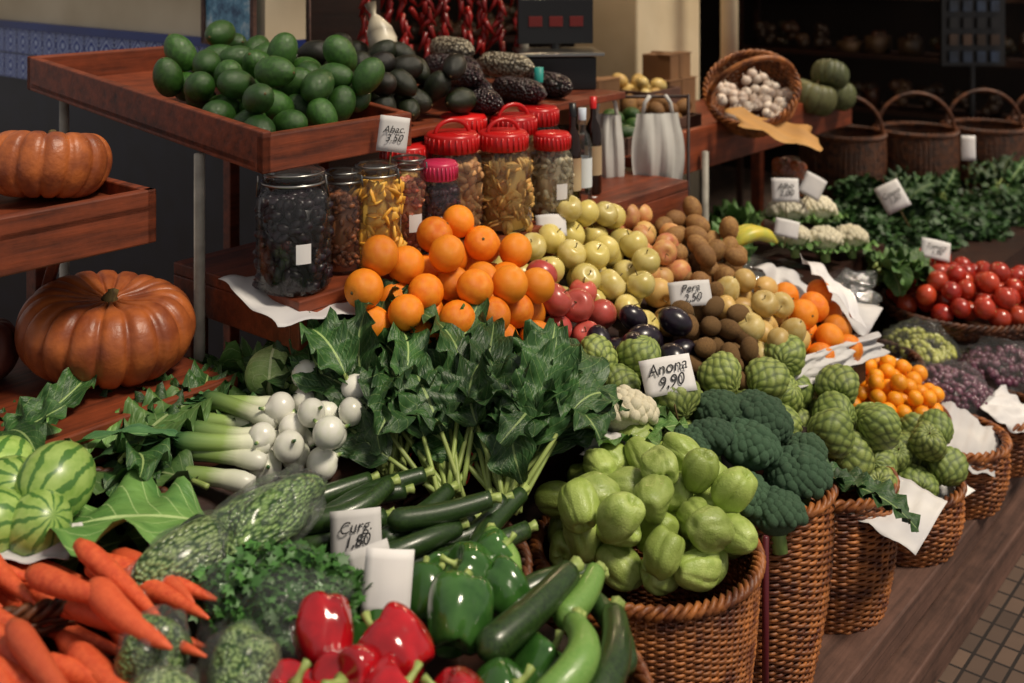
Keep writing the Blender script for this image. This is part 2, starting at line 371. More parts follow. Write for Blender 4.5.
# ------------------------------------------------------------ wicker
def ring(nt,Rf,zf,tr,seg=5):
    th=np.arange(nt)*2*pi/nt;ph=np.arange(seg)*2*pi/seg
    Rr=Rf(th);Z=zf(th)
    rr=Rr[:,None]+tr*np.cos(ph);V=np.stack([rr*np.cos(th)[:,None],rr*np.sin(th)[:,None],Z[:,None]+tr*np.sin(ph)],-1).reshape(-1,3)
    return T(V,gridq(nt,seg,True,True))
def basket(name,cx,cy,z0,z1,rb,rt,mat=None,tr=.0036,sp=.020,rot=0,handle=False,tilt=(0,0)):
    m=MB();ns=max(16,int(2*pi*rt/sp)//2*2);rows=max(4,int((z1-z0)/(tr*1.75)));H=z1-z0
    for i in range(rows):
        f=i/(rows-1);r0=rb+(rt-rb)*f+.012*math.sin(pi*f)+R.uniform(-.0008,.0008)
        m.add(ring(ns*4,lambda th:r0+tr*.8*np.cos(ns/2*th+i*pi),lambda th:z0+H*f+0*th,tr))
    for k in range(ns):
        a=2*pi*(k+.5)/ns
        P=[((rb+(rt-rb)*f+.012*math.sin(pi*f))*math.cos(a),(rb+(rt-rb)*f+.012*math.sin(pi*f))*math.sin(a),z0+H*f) for f in np.linspace(0,1.02,7)]
        m.add(tube(P,.0028,5))
    for k in range(3):
        m.add(ring(160,lambda th:rt+.007*np.cos(ns/3*th+k*2*pi/3),lambda th:z1+.005+.007*np.sin(ns/3*th+k*2*pi/3),.006,6))
    m.add(lathe([(0.001,z0+.004),(rb,z0+.004),(rb,z0-.004),(0.001,z0-.004)],32))
    if handle:
        th=np.linspace(0,pi,24);P=np.stack([rt*np.cos(th),0*th,z1+.75*rt*np.sin(th)*1.3],1);m.add(tube(P,.009,8))
    mm=np.array(Euler((tilt[0],tilt[1],rot)).to_matrix())
    for t in m.ts:
        V=t.V.copy();V[:,2]-=z0;t.V=V@mm.T+np.array([cx,cy,z0])
    return m.done(name,[mat or mWick])
def dome(cx,cy,r,z,h): return lambda x,y: z+h*(1-min(1,((x-cx)**2+(y-cy)**2)/r**2))
# ------------------------------------------------------------ leaves
def leaf(L,W,Ls=.1,p0=.6,bend=1.2,ruf=.01,fold=.25,nu=9,nv=18,side=0.,seed=0,ps=.8,stemr=.0038):
    r=np.random.RandomState(seed);a=p0;pos=np.zeros(3);yaw=0
    n1=6;pts=[pos.copy()]
    for i in range(n1):
        d=np.array([math.sin(yaw)*math.cos(a),math.cos(yaw)*math.cos(a),math.sin(a)]);pos=pos+d*Ls/n1;pts.append(pos.copy());a-=bend*.15/n1
    stem=tube(pts,np.linspace(stemr*1.3,stemr,n1+1),6).mat(1) if Ls>0 else None
    V=[];LL=[];ph=r.rand()*6;k=r.uniform(3,5)
    s=np.linspace(0,1,nv+1);u=np.linspace(-1,1,nu)
    for i,si in enumerate(s):
        w=W/2*max(.02,math.sin(pi*min(.995,si**ps*.97+.02)))**.65*(1+.12*math.sin(13*si+ph))
        rt=np.array([math.cos(yaw),-math.sin(yaw),0]);d=np.array([math.sin(yaw)*math.cos(a),math.cos(yaw)*math.cos(a),math.sin(a)]);nn=np.cross(rt,d)
        for uj in u:
            z=fold*abs(uj)*w+ruf*abs(uj)**1.6*math.sin(si*k*6+ph+(1.9 if uj>0 else 0))
            V.append(pos+rt*uj*w*(1-.12*abs(uj)*fold*2)+nn*z);LL.append((uj,si,0))
        pos=pos+d*L/nv;a-=bend/nv;yaw+=side/nv
    t=T(V,gridq(nv+1,nu),None,LL)
    return join([t,stem]) if stem is not None else t
def herb(m,cx,cy,cz,rx,ry,rz,n,sz=.018,mi=0,seed=0):
    r=np.random.RandomState(seed)
    base=np.array([(0,0,0),(.28,.35,.05),(.55,.5,.0),(.3,.62,.05),(.25,1.,-.02),(0,.75,.06),(-.25,1.,-.02),(-.3,.62,.05),(-.55,.5,0),(-.28,.35,.05)])
    Tr=[(0,1,5),(1,2,3),(1,3,5),(3,4,5),(0,5,9),(9,7,8),(9,5,7),(7,5,6)]
    V=[];TT=[];Ls=[]
    for i in range(n):
        d=r.normal(size=3);d[2]=abs(d[2]);d/=np.linalg.norm(d);q=r.uniform(.72,1.05)*(1+.13*math.sin(d[0]*5+seed)*math.cos(d[1]*6+seed))
        p=np.array([cx+d[0]*rx*q,cy+d[1]*ry*q,cz+d[2]*rz*q])
        e=np.array(Euler((r.uniform(-.9,.9),r.uniform(-.9,.9),r.uniform(0,6.3))).to_matrix());s=sz*r.uniform(.6,1.3)
        V.append((base*s)@e.T+p);TT.append(np.array(Tr));Ls.append(np.tile(p*20,(10,1)))
    for i in range(0,n,12):
        k=len(V[i:i+12]);t=T(np.vstack(V[i:i+12]),None,np.vstack([TT[0]+10*j for j in range(k)]),np.vstack(Ls[i:i+12]));m.add(t,mi=mi)
    b=lump(ball(16,8),.08,3,seed);m.add(b,(cx,cy,cz),sc=(rx*.8,ry*.8,rz*.8),rnd=0.05,mi=mi)
def brocc(m,x,y,z,r,rot=(0,0,0),seed=0,k=70):
    q=np.random.RandomState(seed);ts=[];b=ball(9,6)
    for i in range(k):
        f=(i+.5)/k;ph=math.acos(1-1.15*f);th=i*2.39996
        p=np.array([math.sin(ph)*math.cos(th),math.sin(ph)*math.sin(th),math.cos(ph)*.75])*(.82+.1*q.rand())
        s=.2*q.uniform(.8,1.2);ts.append(b.move(p,sc=s))
    ts.append(ball(12,8).move((0,0,0),sc=(.8,.8,.6)))
    ts.append(tube([(0,0,-.1),(0,0,-.6),(0,.02,-1.1)],[.5,.27,.25],10).mat(1))
    for i in range(6):
        a=i*pi/3;ts.append(tube([(0,0,-.7),(.3*math.cos(a),.3*math.sin(a),-.35),(.6*math.cos(a),.6*math.sin(a),0)],[.12,.12,.16],6).mat(1))
    m.add(join(ts),(x,y,z),rot,r)
# ------------------------------------------------------------ sheets, signs
def sheet(name,P00,P10,P11,P01,amp=.01,n=18,mat=None,fr=4.5,seed=0):
    r=np.random.RandomState(seed);A=[np.array(p,float) for p in(P00,P10,P11,P01)]
    u=np.linspace(0,1,n);U,Vv=np.meshgrid(u,u,indexing='ij')
    P=((1-U)*(1-Vv))[...,None]*A[0]+(U*(1-Vv))[...,None]*A[1]+(U*Vv)[...,None]*A[2]+((1-U)*Vv)[...,None]*A[3]
    nn=np.cross(A[1]-A[0],A[3]-A[0]);nn/=np.linalg.norm(nn)+1e-9;d=np.zeros_like(U)
    for k in range(6):
        w=r.normal(size=2)*fr;d+=(np.abs(np.sin(U*w[0]+Vv*w[1]+r.rand()*6))-.5)*.8
    side=(A[1]-A[0])/np.linalg.norm(A[1]-A[0])
    P=P+nn*(amp*d)[...,None]+side*(amp*.8*np.sin(Vv*7+seed)+amp*.4*np.sin(Vv*17))[...,None]
    m=MB();m.add(T(P.reshape(-1,3),gridq(n,n)));o=m.done(name,[mat or mPaper]);s=o.modifiers.new('s','SOLIDIFY');s.thickness=.0006;return o
def sign(x,y,z,w,h,yaw=0,tilt=.35,roll=0,text='',size=None,stick=True,name='price_sign'):
    e=Euler((pi/2-tilt,roll,yaw));m=MB()
    u=np.linspace(-.5,.5,7);V=[(a*w,b*h,.004*math.cos(a*5)) for b in u for a in u];m.add(T(V,gridq(7,7)).mat(0))
    if stick: m.add(tube([(0,-h*.3,-.002),(0,-h*1.15,-.002)],.0018,6).mat(1))
    t=join(m.ts);m2=MB();m2.add(t,(0,0,0))
    ob=m2.done(name,[mPaper,mStem]);off=Vector(ob.location);ob.data.transform(Matrix.Translation(off));ob.location=(x,y,z);ob.rotation_euler=e
    md=ob.modifiers.new('s','SOLIDIFY');md.thickness=.0008
    if text:
        c=bpy.data.curves.new('lettering','FONT');c.body=text;c.size=size or h*.35;c.align_x='CENTER';c.align_y='CENTER';c.shear=.35;c.extrude=.0002;c.space_line=.85
        c.materials.append(mInk);to=bpy.data.objects.new('lettering',c);bpy.context.collection.objects.link(to);to.parent=ob;to.location=(0,0,.0062);to.rotation_euler=(0,0,.08)
    return ob
# ============================================================ ROOM
m=MB();m.add(boxT(-2,9,-3,8,-.1,0));
n=NT('pavement');tc=n.new('ShaderNodeTexCoord');br=n.new('ShaderNodeTexBrick');n.link(tc.outputs['Object'],br.inputs['Vector'])
br.offset=.0;br.inputs['Scale'].default_value=1;br.inputs['Brick Width'].default_value=.075;br.inputs['Row Height'].default_value=.042;br.inputs['Mortar Size'].default_value=.004
br.inputs['Color1'].default_value=hexc('#7a6252');br.inputs['Color2'].default_value=hexc('#54443a');br.inputs['Mortar'].default_value=hexc('#120d0b')
nz=n.noise(tc.outputs['Object'],9.,4)
n.link(n.mix(n.math('MULTIPLY',nz,.6),br.outputs[0],hexc('#3a2e28')),n.p.inputs['Base Color']);n.p.inputs['Roughness'].default_value=.8;n.bump(n.math('SUBTRACT',1.,br.outputs['Fac']),.4,.003)
m.done('floor',[n.m],smooth=False,ab=True)
m=MB();m.add(boxT(1.86,2.0,2.42,7,1.4,2.55));m.done('wall_left',[mCream],False,ab=True)
m=MB();m.add(boxT(1.865,2.0,2.42,7,0,1.2));m.done('wall_left_lower',[M('tile_dark','#0c0e16','#141824',rough=.5,co='obj',ns=12)],False,ab=True)
n=NT('azulejo_tile');tc=n.new('ShaderNodeTexCoord');sp=n.new('ShaderNodeSeparateXYZ');n.link(tc.outputs['Object'],sp.inputs[0])
fy=n.math('FRACT',n.math('MULTIPLY',sp.outputs[1],11.));fz=n.math('FRACT',n.math('MULTIPLY',sp.outputs[2],11.4))
dx=n.math('ABSOLUTE',n.math('SUBTRACT',fy,.5));dz=n.math('ABSOLUTE',n.math('SUBTRACT',fz,.5));dd=n.math('SQRT',n.math('ADD',n.math('MULTIPLY',dx,dx),n.math('MULTIPLY',dz,dz)))
pt=n.math('GREATER_THAN',n.math('SINE',n.math('ADD',n.math('MULTIPLY',dd,22.),n.math('MULTIPLY',n.math('MULTIPLY',dx,dz),60.))),.25);gr=n.math('GREATER_THAN',n.math('MAXIMUM',dx,dz),.47)
col=n.mix(pt,hexc('#16348c'),hexc('#a4b4d4'));col=n.mix(gr,col,hexc('#0c1434'));n.link(col,n.p.inputs['Base Color']);n.p.inputs['Roughness'].default_value=.45
m=MB();m.add(boxT(1.85,2.0,2.42,7,1.2,1.375));m.done('trim_1',[n.m],False,ab=True)
m=MB();m.add(boxT(1.84,2.0,2.42,7,1.375,1.4));m.done('trim_2',[M('tile_edge','#1c3478','#14245c',rough=.4)],False,ab=True)
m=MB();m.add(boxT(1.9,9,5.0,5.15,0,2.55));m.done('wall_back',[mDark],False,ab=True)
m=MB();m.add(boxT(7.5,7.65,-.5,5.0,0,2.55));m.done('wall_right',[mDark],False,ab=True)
m=MB();m.add(boxT(1.9,8,1.75,7,2.56,2.65));m.done('shading_ceiling',[mDark],False,ab=True)  # unseen slab added to block light over the interior, left open beside it
m=MB();m.add(boxT(3.5,3.97,2.3,2.6,0,2.55));m.done('column',[mCream],False,ab=True,bevel=.01)
def pole(name,x,y,z0,z1,r,mat): 
    m=MB();m.add(tube([(x,y,z0),(x,y,(z0+z1)/2),(x,y,z1)],r,12));m.done(name,[mat])
pole('awning_pole',.036,3.3,0.01,2.54,.014,mPole);pole('awning_pole',.85,4.3,1.055,2.54,.035,mCream)
n=NT('picture_art');v=coords(n,'obj');n.link(n.ramp(n.noise(v,14.,5,.7),[(.35,'#1d4a6e'),(.5,'#5f9ab8'),(.65,'#c8dce0')]),n.p.inputs['Base Color']);n.p.inputs['Roughness'].default_value=.3
m=MB();m.add(boxT(1.835,1.84,2.44,2.66,1.40,1.66),mi=0);m.add(boxT(1.828,1.84,2.43,2.445,1.39,1.67),mi=1);m.add(boxT(1.828,1.84,2.655,2.67,1.39,1.67),mi=1);m.add(boxT(1.828,1.84,2.43,2.67,1.385,1.402),mi=1)
m.done('wall_picture',[n.m,mPlank],False,ab=True)
# ============================================================ STALL STRUCTURE
m=MB()
sl=lambda a,b:.5*(b-1.12)
m.add(boxT(.35,2.62,1.12,1.54,.56,.59,sl));m.add(boxT(.35,2.62,1.13,1.16,.1,.57))
for a in(.4,1.2,2.0,2.58):
    m.add(boxT(a,a+.04,1.16,1.2,0,.58));m.add(boxT(a,a+.04,1.5,1.54,0,.76))
m.done('stall_table',[mWoodD],False,ab=True,bevel=.003)
m=MB();m.add(boxT(1.27,2.62,1.555,1.95,.995,1.02));m.add(boxT(1.27,2.62,1.555,1.58,.93,.995));m.add(boxT(1.27,1.3,1.58,1.95,.93,.995))
for a in(1.28,2.57):
    for b in(1.59,1.9): m.add(boxT(a,a+.04,b,b+.04,0,.995))
m.done('jar_table',[mWood],False,ab=True,bevel=.003)
m=MB();m.add(boxT(1.35,4.6,.835,1.1,.245,.28));m.add(boxT(1.35,4.6,.845,.865,.20,.245))
for a in np.arange(1.4,4.6,.6): m.add(boxT(a,a+.05,1.0,1.05,0,.245))
m.done('stall_shelf',[mPlank],False,ab=True,bevel=.004)
m=MB();m.add(boxT(1.3,4.6,.835,.99,.08,.11));m.add(boxT(1.3,4.6,.85,.87,.0,.08));m.done('step_plank',[mPlank],False,ab=True,bevel=.004)
m=MB();m.add(boxT(.3,1.3,.75,1.11,.42,.45));m.add(boxT(.3,.34,.78,.82,0,.42));m.add(boxT(1.25,1.29,.78,.82,0,.42));m.done('basket_bench',[mWoodD],False,ab=True)
m=MB();m.add(tube([AB(1.70,.86,.28),AB(1.70,.86,.66)],.006,8));m.done('stall_rod',[M('rod_red','#5a1420',rough=.4)])
m=MB();m.add(boxT(2.64,4.7,1.12,1.75,.33,.36,lambda a,b:.3*(b-1.1)));
for a in(2.7,3.6,4.6): m.add(boxT(a,a+.04,1.12,1.16,0,.33));m.add(boxT(a,a+.04,1.65,1.69,0,.48))
m.done('produce_table',[mWoodD],False,ab=True)
m=MB();m.add(boxT(.55,1.22,1.68,2.15,.84,.87));m.add(boxT(.55,1.22,1.665,1.68,.81,.875))
for a in(.6,1.17):
    for b in(1.70,2.1): m.add(boxT(a,a+.035,b,b+.035,0,.84))
m.done('pumpkin_shelf',[mWood],False,ab=True,bevel=.003)
m=MB();a0,a1,b0,b1=.60,1.10,1.74,2.14
m.add(boxT(a0,a1,b0,b1,1.185,1.20))
m.add(boxT(a0,a1,b0,b0+.02,1.13,1.225));m.add(boxT(a1-.02,a1,b0,b1,1.13,1.225));m.add(boxT(a0,a1,b1-.02,b1,1.13,1.225))
m.add(boxT(a0,a0+.03,b0+.02,b0+.05,.87,1.185));m.add(boxT(a0,a0+.03,b1-.08,b1-.05,.87,1.18));m.add(boxT(a1-.06,a1-.02,b1-.08,b1-.04,.87,1.18))
q=tube([(a1-.06,b0+.2,1.16),(a1-.06,b0+.34,.88)],.014,4);m.add(q)
m.done('wooden_tray',[mWood],False,ab=True,bevel=.003)
m=MB();m.add(mk_pump(18,.62,.09,2,.2),(-.745,2.03,.955),(.10,.05,.4),(.150,.150,.142));m.done('pumpkin',[mPump,mStem])
m=MB();m.add(mk_pump(14,.62,.09,5,.2),(-.84,1.99,1.267),(-.1,.2,1.),(.108,.108,.112));m.done('pumpkin',[mPump,mStem])
m=MB();m.add(mk_pump(13,.8,.09,6,.3),(-1.03,2.0,1.262),(.5,.4,2.),(.095,.095,.085));m.done('pumpkin',[mPump,mStem])
m=MB();m.add(mk_pump(13,.7,.07,8,.3),(-.985,1.98,.935),(.2,.1,2.),(.09,.09,.09));m.done('pumpkin',[M('pumpkin_dark','#4a2a28','#6b3c30',rough=.5,vary=.1),mStem])
# top avocado crate
m=MB();tz=lambda a,b:.095*(b-1.64)
m.add(boxT(1.24,1.62,1.64,2.48,1.25,1.265,tz))
m.add(boxT(1.24,1.26,1.62,2.50,1.245,1.322,tz));m.add(boxT(1.6,1.62,1.64,2.48,1.25,1.315,tz))
m.add(boxT(1.24,1.62,1.62,1.64,1.245,1.315,tz));m.add(boxT(1.24,1.62,2.48,2.5,1.245,1.322,tz))
m.done('avocado_crate',[mWood],False,ab=True,bevel=.003)
pole('crate_leg',*AB(1.25,1.83)[:2],0,1.255,.011,mPole);pole('crate_leg',*AB(1.3,2.44)[:2],0,1.31,.011,mPole)
pile('avocado_pile',abP([(1.29,1.70),(1.58,1.68),(1.58,2.18),(1.32,2.08)]),plane(1.262,.1,1.66,.12,1.28),.035,[tAvo],[mAvo,mStem],1.65,crate=False)
m=MB();m.add(boxT(1.64,2.56,1.72,2.35,1.235,1.255))
for a in(1.66,2.50):
    for b in(1.96,2.3): m.add(boxT(a,a+.03,b,b+.03,0,1.235))
m.done('upper_table',[mWood],False,ab=True,bevel=.003)
pile('avocado_pile',abP([(1.67,1.77),(1.92,1.75),(1.92,2.1),(1.67,2.1)]),plane(1.258,.14,1.75),.034,[tAvo],[mAvoD,mStem],1.9,crate=False)
for i,(a,b,z,yw,mt) in enumerate([(2.0,1.79,1.285,.9,mCornD),(2.08,1.9,1.30,1.0,mCornD),(2.02,1.85,1.34,.7,mCornD),(2.18,1.80,1.29,.9,mCornD),(2.14,2.0,1.34,1.1,mCornD),(2.27,1.92,1.34,1.0,mCornL),(2.2,2.05,1.38,.8,mCornL),(2.33,1.82,1.29,.8,mCornD)]):
    m=MB();x,y,_=AB(a,b);t=tube([(0,v,0) for v in np.linspace(-.11,.11,12)],[.006,.02,.03,.033,.034,.034,.034,.034,.033,.028,.014,.005],14);t.L=t.V*9
    m.add(t,(x,y,z),(0,0,yw-.2));m.done('corn_bag',[mt])
m=MB();m.add(lathe([(.001,0),(.03,.005),(.038,.03),(.034,.06),(.018,.09),(.006,.105),(.012,.12),(.016,.135)],16),AB(1.93,2.02,1.39),(-.2,-.35,0));m.done('garlic_net_bag',[mCornL])
m=MB();m.add(tube([AB(1.75,2.1,1.3),AB(1.83,2.2,1.75)],.003,6));m.done('wooden_stick',[mPlank])
# ============================================================ JARS
def sheetT(r,w,h):
    an=np.linspace(-w/2/r,w/2/r,8);V=[(r*math.cos(t),r*math.sin(t),z) for z in(0,h) for t in an];return T(V,gridq(2,8))
def jar(a,b,w,h,kind,cols,csz=.009,fill=.8,name='glass_jar',z0=1.021,dens=230,lab=True):
    x,y,_=AB(a,b);r=w/2;m=MB();hb=h*(.86 if kind!='clip' else .9)
    prof=[(.001,.002),(r*.9,.002),(r,.012),(r,hb*.78),(r*.93,hb*.88),(r*.78,hb*.93),(r*.78,hb)]
    m.add(lathe(prof,32),(x,y,z0),mi=0)
    if kind=='clip':
        m.add(lathe([(r*.82,hb),(r*.84,hb+.006),(r*.82,hb+.014),(r*.6,hb+.02),(.001,hb+.022)],32),(x,y,z0),mi=0)
        m.add(ring(40,lambda th:r*.84+0*th,lambda th:hb-.004+0*th,.003,6),(x,y,z0),mi=1)
        m.add(ring(40,lambda th:r*.80+0*th,lambda th:hb+.014+0*th,.0025,6),(x,y,z0),mi=1)
        for s in(-1,1): m.add(tube([(s*r*.84,0,hb-.01),(s*r*.97,-.01,hb-.03),(s*r*.9,-.02,hb+.01)],.002,5),(x,y,z0),mi=1)
    else:
        lh=h-hb;m.add(lathe([(r*.84,hb-.01),(r*.86,hb-.008),(r*.86,hb+lh*.8),(r*.78,hb+lh),(.001,hb+lh)],32),(x,y,z0),mi=1)
        for k in range(28):
            t=2*pi*k/28;m.add(boxT(-.0015,.0015,-.0015,.0015,hb-.006,hb+lh*.75),(x+r*.865*math.cos(t),y+r*.865*math.sin(t),z0),(0,0,t),mi=1)
        if kind=='handle':
            th=np.linspace(0,pi,14);P=np.stack([r*.6*np.cos(th),0*th,hb+lh+r*.45*np.sin(th)-.004],1);m.add(tube(P,.005,8),(x,y,z0),(0,0,.5),mi=1)
    m.add(lathe([(.001,.006),(r*.80,.006),(r*.80,hb*fill-.008),(.001,hb*fill-.002)],20),(x,y,z0),mi=2,rnd=.1)
    bt=ball(7,5)
    for k in range(dens):
        t=random.uniform(0,2*pi)
        if random.random()<.8: rr=r*.85;z=random.uniform(.01,hb*fill)
        else: rr=r*.8*math.sqrt(random.random());z=hb*fill
        s=csz*random.uniform(.7,1.1)
        m.add(bt,(x+rr*math.cos(t),y+rr*math.sin(t),z0+z),(random.uniform(0,6),random.uniform(0,6),0),(s*1.3,s*.8,s*.8 if csz<.015 else s*.3),mi=2)
    if lab: m.add(sheetT(r*1.01,.028,.036),(x,y,z0+hb*.3),(0,0,-pi/2+.45),mi=3)
    lid={'red':mRedP,'handle':mRedP,'pink':mPink,'clip':mMetal}[kind]
    m.done(name,[mGlass,lid,cols,mPaper])
cPrune=M('prunes','#0d0a10','#201420','#2a1c24',.35);cNut=M('nuts','#8a4a2a','#ac744a','#6a341f',.5);cChip=M('banana_chips','#e8b040','#f0c860','#d89020',.5)
cMix=M('mixed_nuts','#c8603f','#e0b080','#a83830',.5);cPeanut=M('peanuts','#cc9860','#e4b87c','#b8784a',.6);cFig=M('dried_fig','#d0a050','#eccc7c','#b88040',.6);cRas=M('raisins','#2a1418','#4a2030','#6a3040',.4);cSeed=M('seeds','#d8c8a0','#b0987a','#e8e0c0',.6)
jar(1.315,1.625,.138,.225,'clip',cPrune,.013)
jar(1.45,1.64,.085,.20,'clip',cNut,.008,lab=False)
jar(1.505,1.605,.10,.21,'clip',cChip,.016,.85,lab=False)
jar(1.61,1.62,.085,.205,'clip',cMix,.008)
jar(1.66,1.58,.088,.19,'pink',cRas,.008)
jar(1.79,1.665,.138,.225,'handle',cPeanut,.012,lab=False)
jar(1.90,1.61,.132,.22,'handle',cFig,.016,lab=False)
jar(2.02,1.68,.13,.235,'handle',cPeanut,.012,lab=False)
jar(2.05,1.585,.10,.20,'red',cSeed,.008)
jar(1.93,1.76,.13,.24,'red',cMix,.012);jar(1.72,1.74,.13,.2,'red',cFig,.012);jar(2.14,1.70,.12,.24,'red',cNut,.01)
def bottle(a,b,h,r,mat,cap,lab,z0=1.021):
    x,y,_=AB(a,b);m=MB();m.add(lathe([(.001,0),(r,.003),(r,h*.62),(r*.8,h*.7),(r*.36,h*.78),(r*.34,h*.96)],20),(x,y,z0),mi=0)
    m.add(lathe([(r*.4,h*.88),(r*.42,h),(.001,h)],14),(x,y,z0),mi=1);m.add(lathe([(r*1.02,h*.2),(r*1.02,h*.5)],20),(x,y,z0),mi=2);m.done('bottle',[mat,cap,lab])
mBot=M('bottle_dark','#1a0d08','#24120a',rough=.08);mBlu=M('label_blue','#2a5a9c','#dfe6ea',ns=4);mLab=M('label_wine','#6e1c1c','#c8b890',ns=3)
bottle(2.13,1.585,.26,.021,mBot,mBlack,mLab);bottle(2.19,1.60,.24,.024,mGlass,mBlu,mBlu);bottle(2.27,1.80,.32,.03,mGlass,M('cap_teal','#1f8a80'),M('label_green','#2c8a50','#d8e4dc',ns=4))
bottle(2.32,1.66,.25,.022,mBot,mRedP,mLab)
# ============================================================ PILES
pile('orange_pile',abP([(1.35,1.51),(1.45,1.40),(1.68,1.335),(1.76,1.40),(1.73,1.53)]),plane(.88,.5,1.4),.0355,[tOrange],[mOrange,mStem],2.8,rv=.06)
pile('yellow_apple_pile',abP([(1.79,1.54),(1.84,1.47),(1.98,1.38),(2.05,1.31),(2.2,1.42),(2.26,1.55)]),plane(.80,.6,1.35),.034,[tApple],[mApY,mStem],2.1,tilt=.9)
pile('red_apple_pile',abP([(1.77,1.45),(1.78,1.36),(1.88,1.31),(1.97,1.36),(1.85,1.46)]),plane(.80,.55,1.31),.034,[tApple],[mApR,mStem],2.,tilt=.9)
pile('peach_pile',abP([(2.10,1.31),(2.2,1.30),(2.42,1.48),(2.40,1.57),(2.26,1.57),(2.22,1.44)]),plane(.78,.5,1.31),.032,[tApple],[mPeach,mStem],1.8)
pile('sapodilla_pile',abP([(2.24,1.30),(2.36,1.27),(2.62,1.40),(2.56,1.53),(2.44,1.53)]),plane(.765,.45,1.28),.03,[tEgg],[mBrown],1.8)
pile('plum_pile',abP([(1.80,1.28),(1.87,1.17),(1.99,1.17),(2.06,1.25),(1.97,1.30)]),plane(.735,.5,1.17),.034,[tEgg,tOrange],[mPlum,mStem],2.0)
pile('kiwi_pile',abP([(2.01,1.18),(2.09,1.11),(2.2,1.13),(2.26,1.27),(2.1,1.27)]),plane(.72,.5,1.13),.0255,[tEgg],[mKiwi],2.1)
pile('pear_pile',abP([(2.2,1.17),(2.25,1.10),(2.42,1.12),(2.5,1.26),(2.4,1.30),(2.27,1.28)]),plane(.70,.45,1.12),.032,[tPear,tApple],[mPale,mStem],1.8)
pile('orange_pile',abP([(2.42,1.15),(2.43,1.07),(2.6,1.07),(2.66,1.17),(2.52,1.25)]),plane(.66,.4,1.08),.035,[tOrange],[mOrange,mStem],1.8)
pile('cherimoya_pile',abP([(1.68,1.29),(1.72,1.21),(1.84,1.15),(1.86,1.21),(1.78,1.28)]),plane(.755,.5,1.2),.041,[tCher],[mCher,mStem],1.9)
pile('cherimoya_pile',abP([(1.82,1.155),(1.84,1.08),(2.05,1.03),(2.2,1.03),(2.28,1.09),(2.0,1.13)]),plane(.65,.4,1.08),.045,[tCher],[mCher,mStem],1.9)
cx,cy=.225,1.85
basket('wicker_basket',cx,cy,.281,.64,.135,.185,tr=.0027,sp=.015)
pile('chayote_pile',circ(cx+.005,cy+.0,.152),dome(cx,cy,.2,.60,.04),.0355,tChays,[mChay],2.55,crate=False,sq=.89)
basket('wicker_basket',.455,2.10,.281,.64,.11,.15)
basket('wicker_basket',.655,2.33,.281,.54,.125,.145)
pile('cherimoya_pile',circ(.665,2.36,.13),dome(.66,2.36,.16,.47,.06),.045,[tCher],[mCher,mStem],2.5,crate=False)
basket('wicker_basket',.90,2.56,.281,.42,.115,.135)
pile('cherimoya_pile',circ(.89,2.57,.12),dome(.89,2.57,.16,.37,.03),.042,[tCher],[mCher,mStem],2.2,crate=False)
basket('wicker_basket',1.10,2.76,.281,.43,.11,.13)
basket('wicker_basket',1.29,2.97,.281,.41,.11,.13)
basket('wicker_basket',.945,2.80,.40,.47,.13,.15)
pile('kumquat_pile',circ(.935,2.80,.14),dome(.935,2.8,.16,.455,.05),.020,[tOrange],[mKum,mStem],2.2,crate=False)
m=MB();k=0
for x,y,z,r in[(.44,2.06,.715,.062),(.53,2.04,.675,.06),(.41,1.98,.665,.055),(.48,2.13,.74,.06),(.47,1.965,.64,.055),(.56,2.13,.67,.05),(.37,2.05,.735,.048),(.40,2.13,.755,.05),(.33,2.03,.735,.04)]:
    brocc(m,x,y,z,r,(R.uniform(-.5,.1),R.uniform(-.3,.4),0),k,100);k+=1
for k in range(6): m.add(leaf(.15,.08,.03,.3,1.,.01,seed=k),(.5+.02*k,2.08,.64),(0,0,-1.2-.2*k),mi=2)
m.done('broccoli_pile',[mBroc,mBrStem,mKale])
def caul(name,x,y,z,r,seed,rot=(-.4,0,0),lw=1.):
    m=MB();brocc(m,x,y,z,r,rot,seed,90)
    for k in range(7):
        m.add(leaf(r*1.9*lw,r*1.3,.01,.5,.3,.008,seed=seed+k),(x,y,z-r*.75),(0,0,k*.9),mi=2)
    m.done(name,[mCaul,mBrStem,mCab])
caul('cauliflower',.205,2.02,.795,.06,3)
# ============================================================ KALE
def bunch(m,x,y,z,n,yaw0,spread,L=(.15,.23),W=(.09,.14),Ls=.14,p=(.25,.9),seed=0,bend=(.8,1.9),tie=False,jx=.025,tw=.5):
    r=np.random.RandomState(seed)
    for k in range(n):
        yw=yaw0+r.uniform(-spread,spread)
        t=leaf(r.uniform(*L),r.uniform(*W),Ls*r.uniform(.7,1.2),r.uniform(*p),r.uniform(*bend),r.uniform(.008,.022),r.uniform(.1,.5),seed=seed*50+k,side=r.uniform(-1.1,1.1))
        m.add(t,(x+r.uniform(-jx,jx),y+r.uniform(-.015,.015),z+r.uniform(0,.03)),(0,r.uniform(-tw,tw),-yw))
    if tie: m.add(ring(40,lambda th:.034+.003*np.sin(5*th),lambda th:.0*th,.002,5),(x,y+.045,z+.045),(1.0,0,0),mi=2)
m=MB()
for i,(x,y,z,yw) in enumerate([(-.01,1.79,.73,.05),(-.10,1.805,.74,-.15),(-.2,1.85,.76,-.35)]):
    bunch(m,x,y,z,26,yw,.48,seed=i+1,Ls=.14,p=(.5,1.2),L=(.12,.19),W=(.07,.12),tie=True,bend=(.2,1.6),tw=.9)
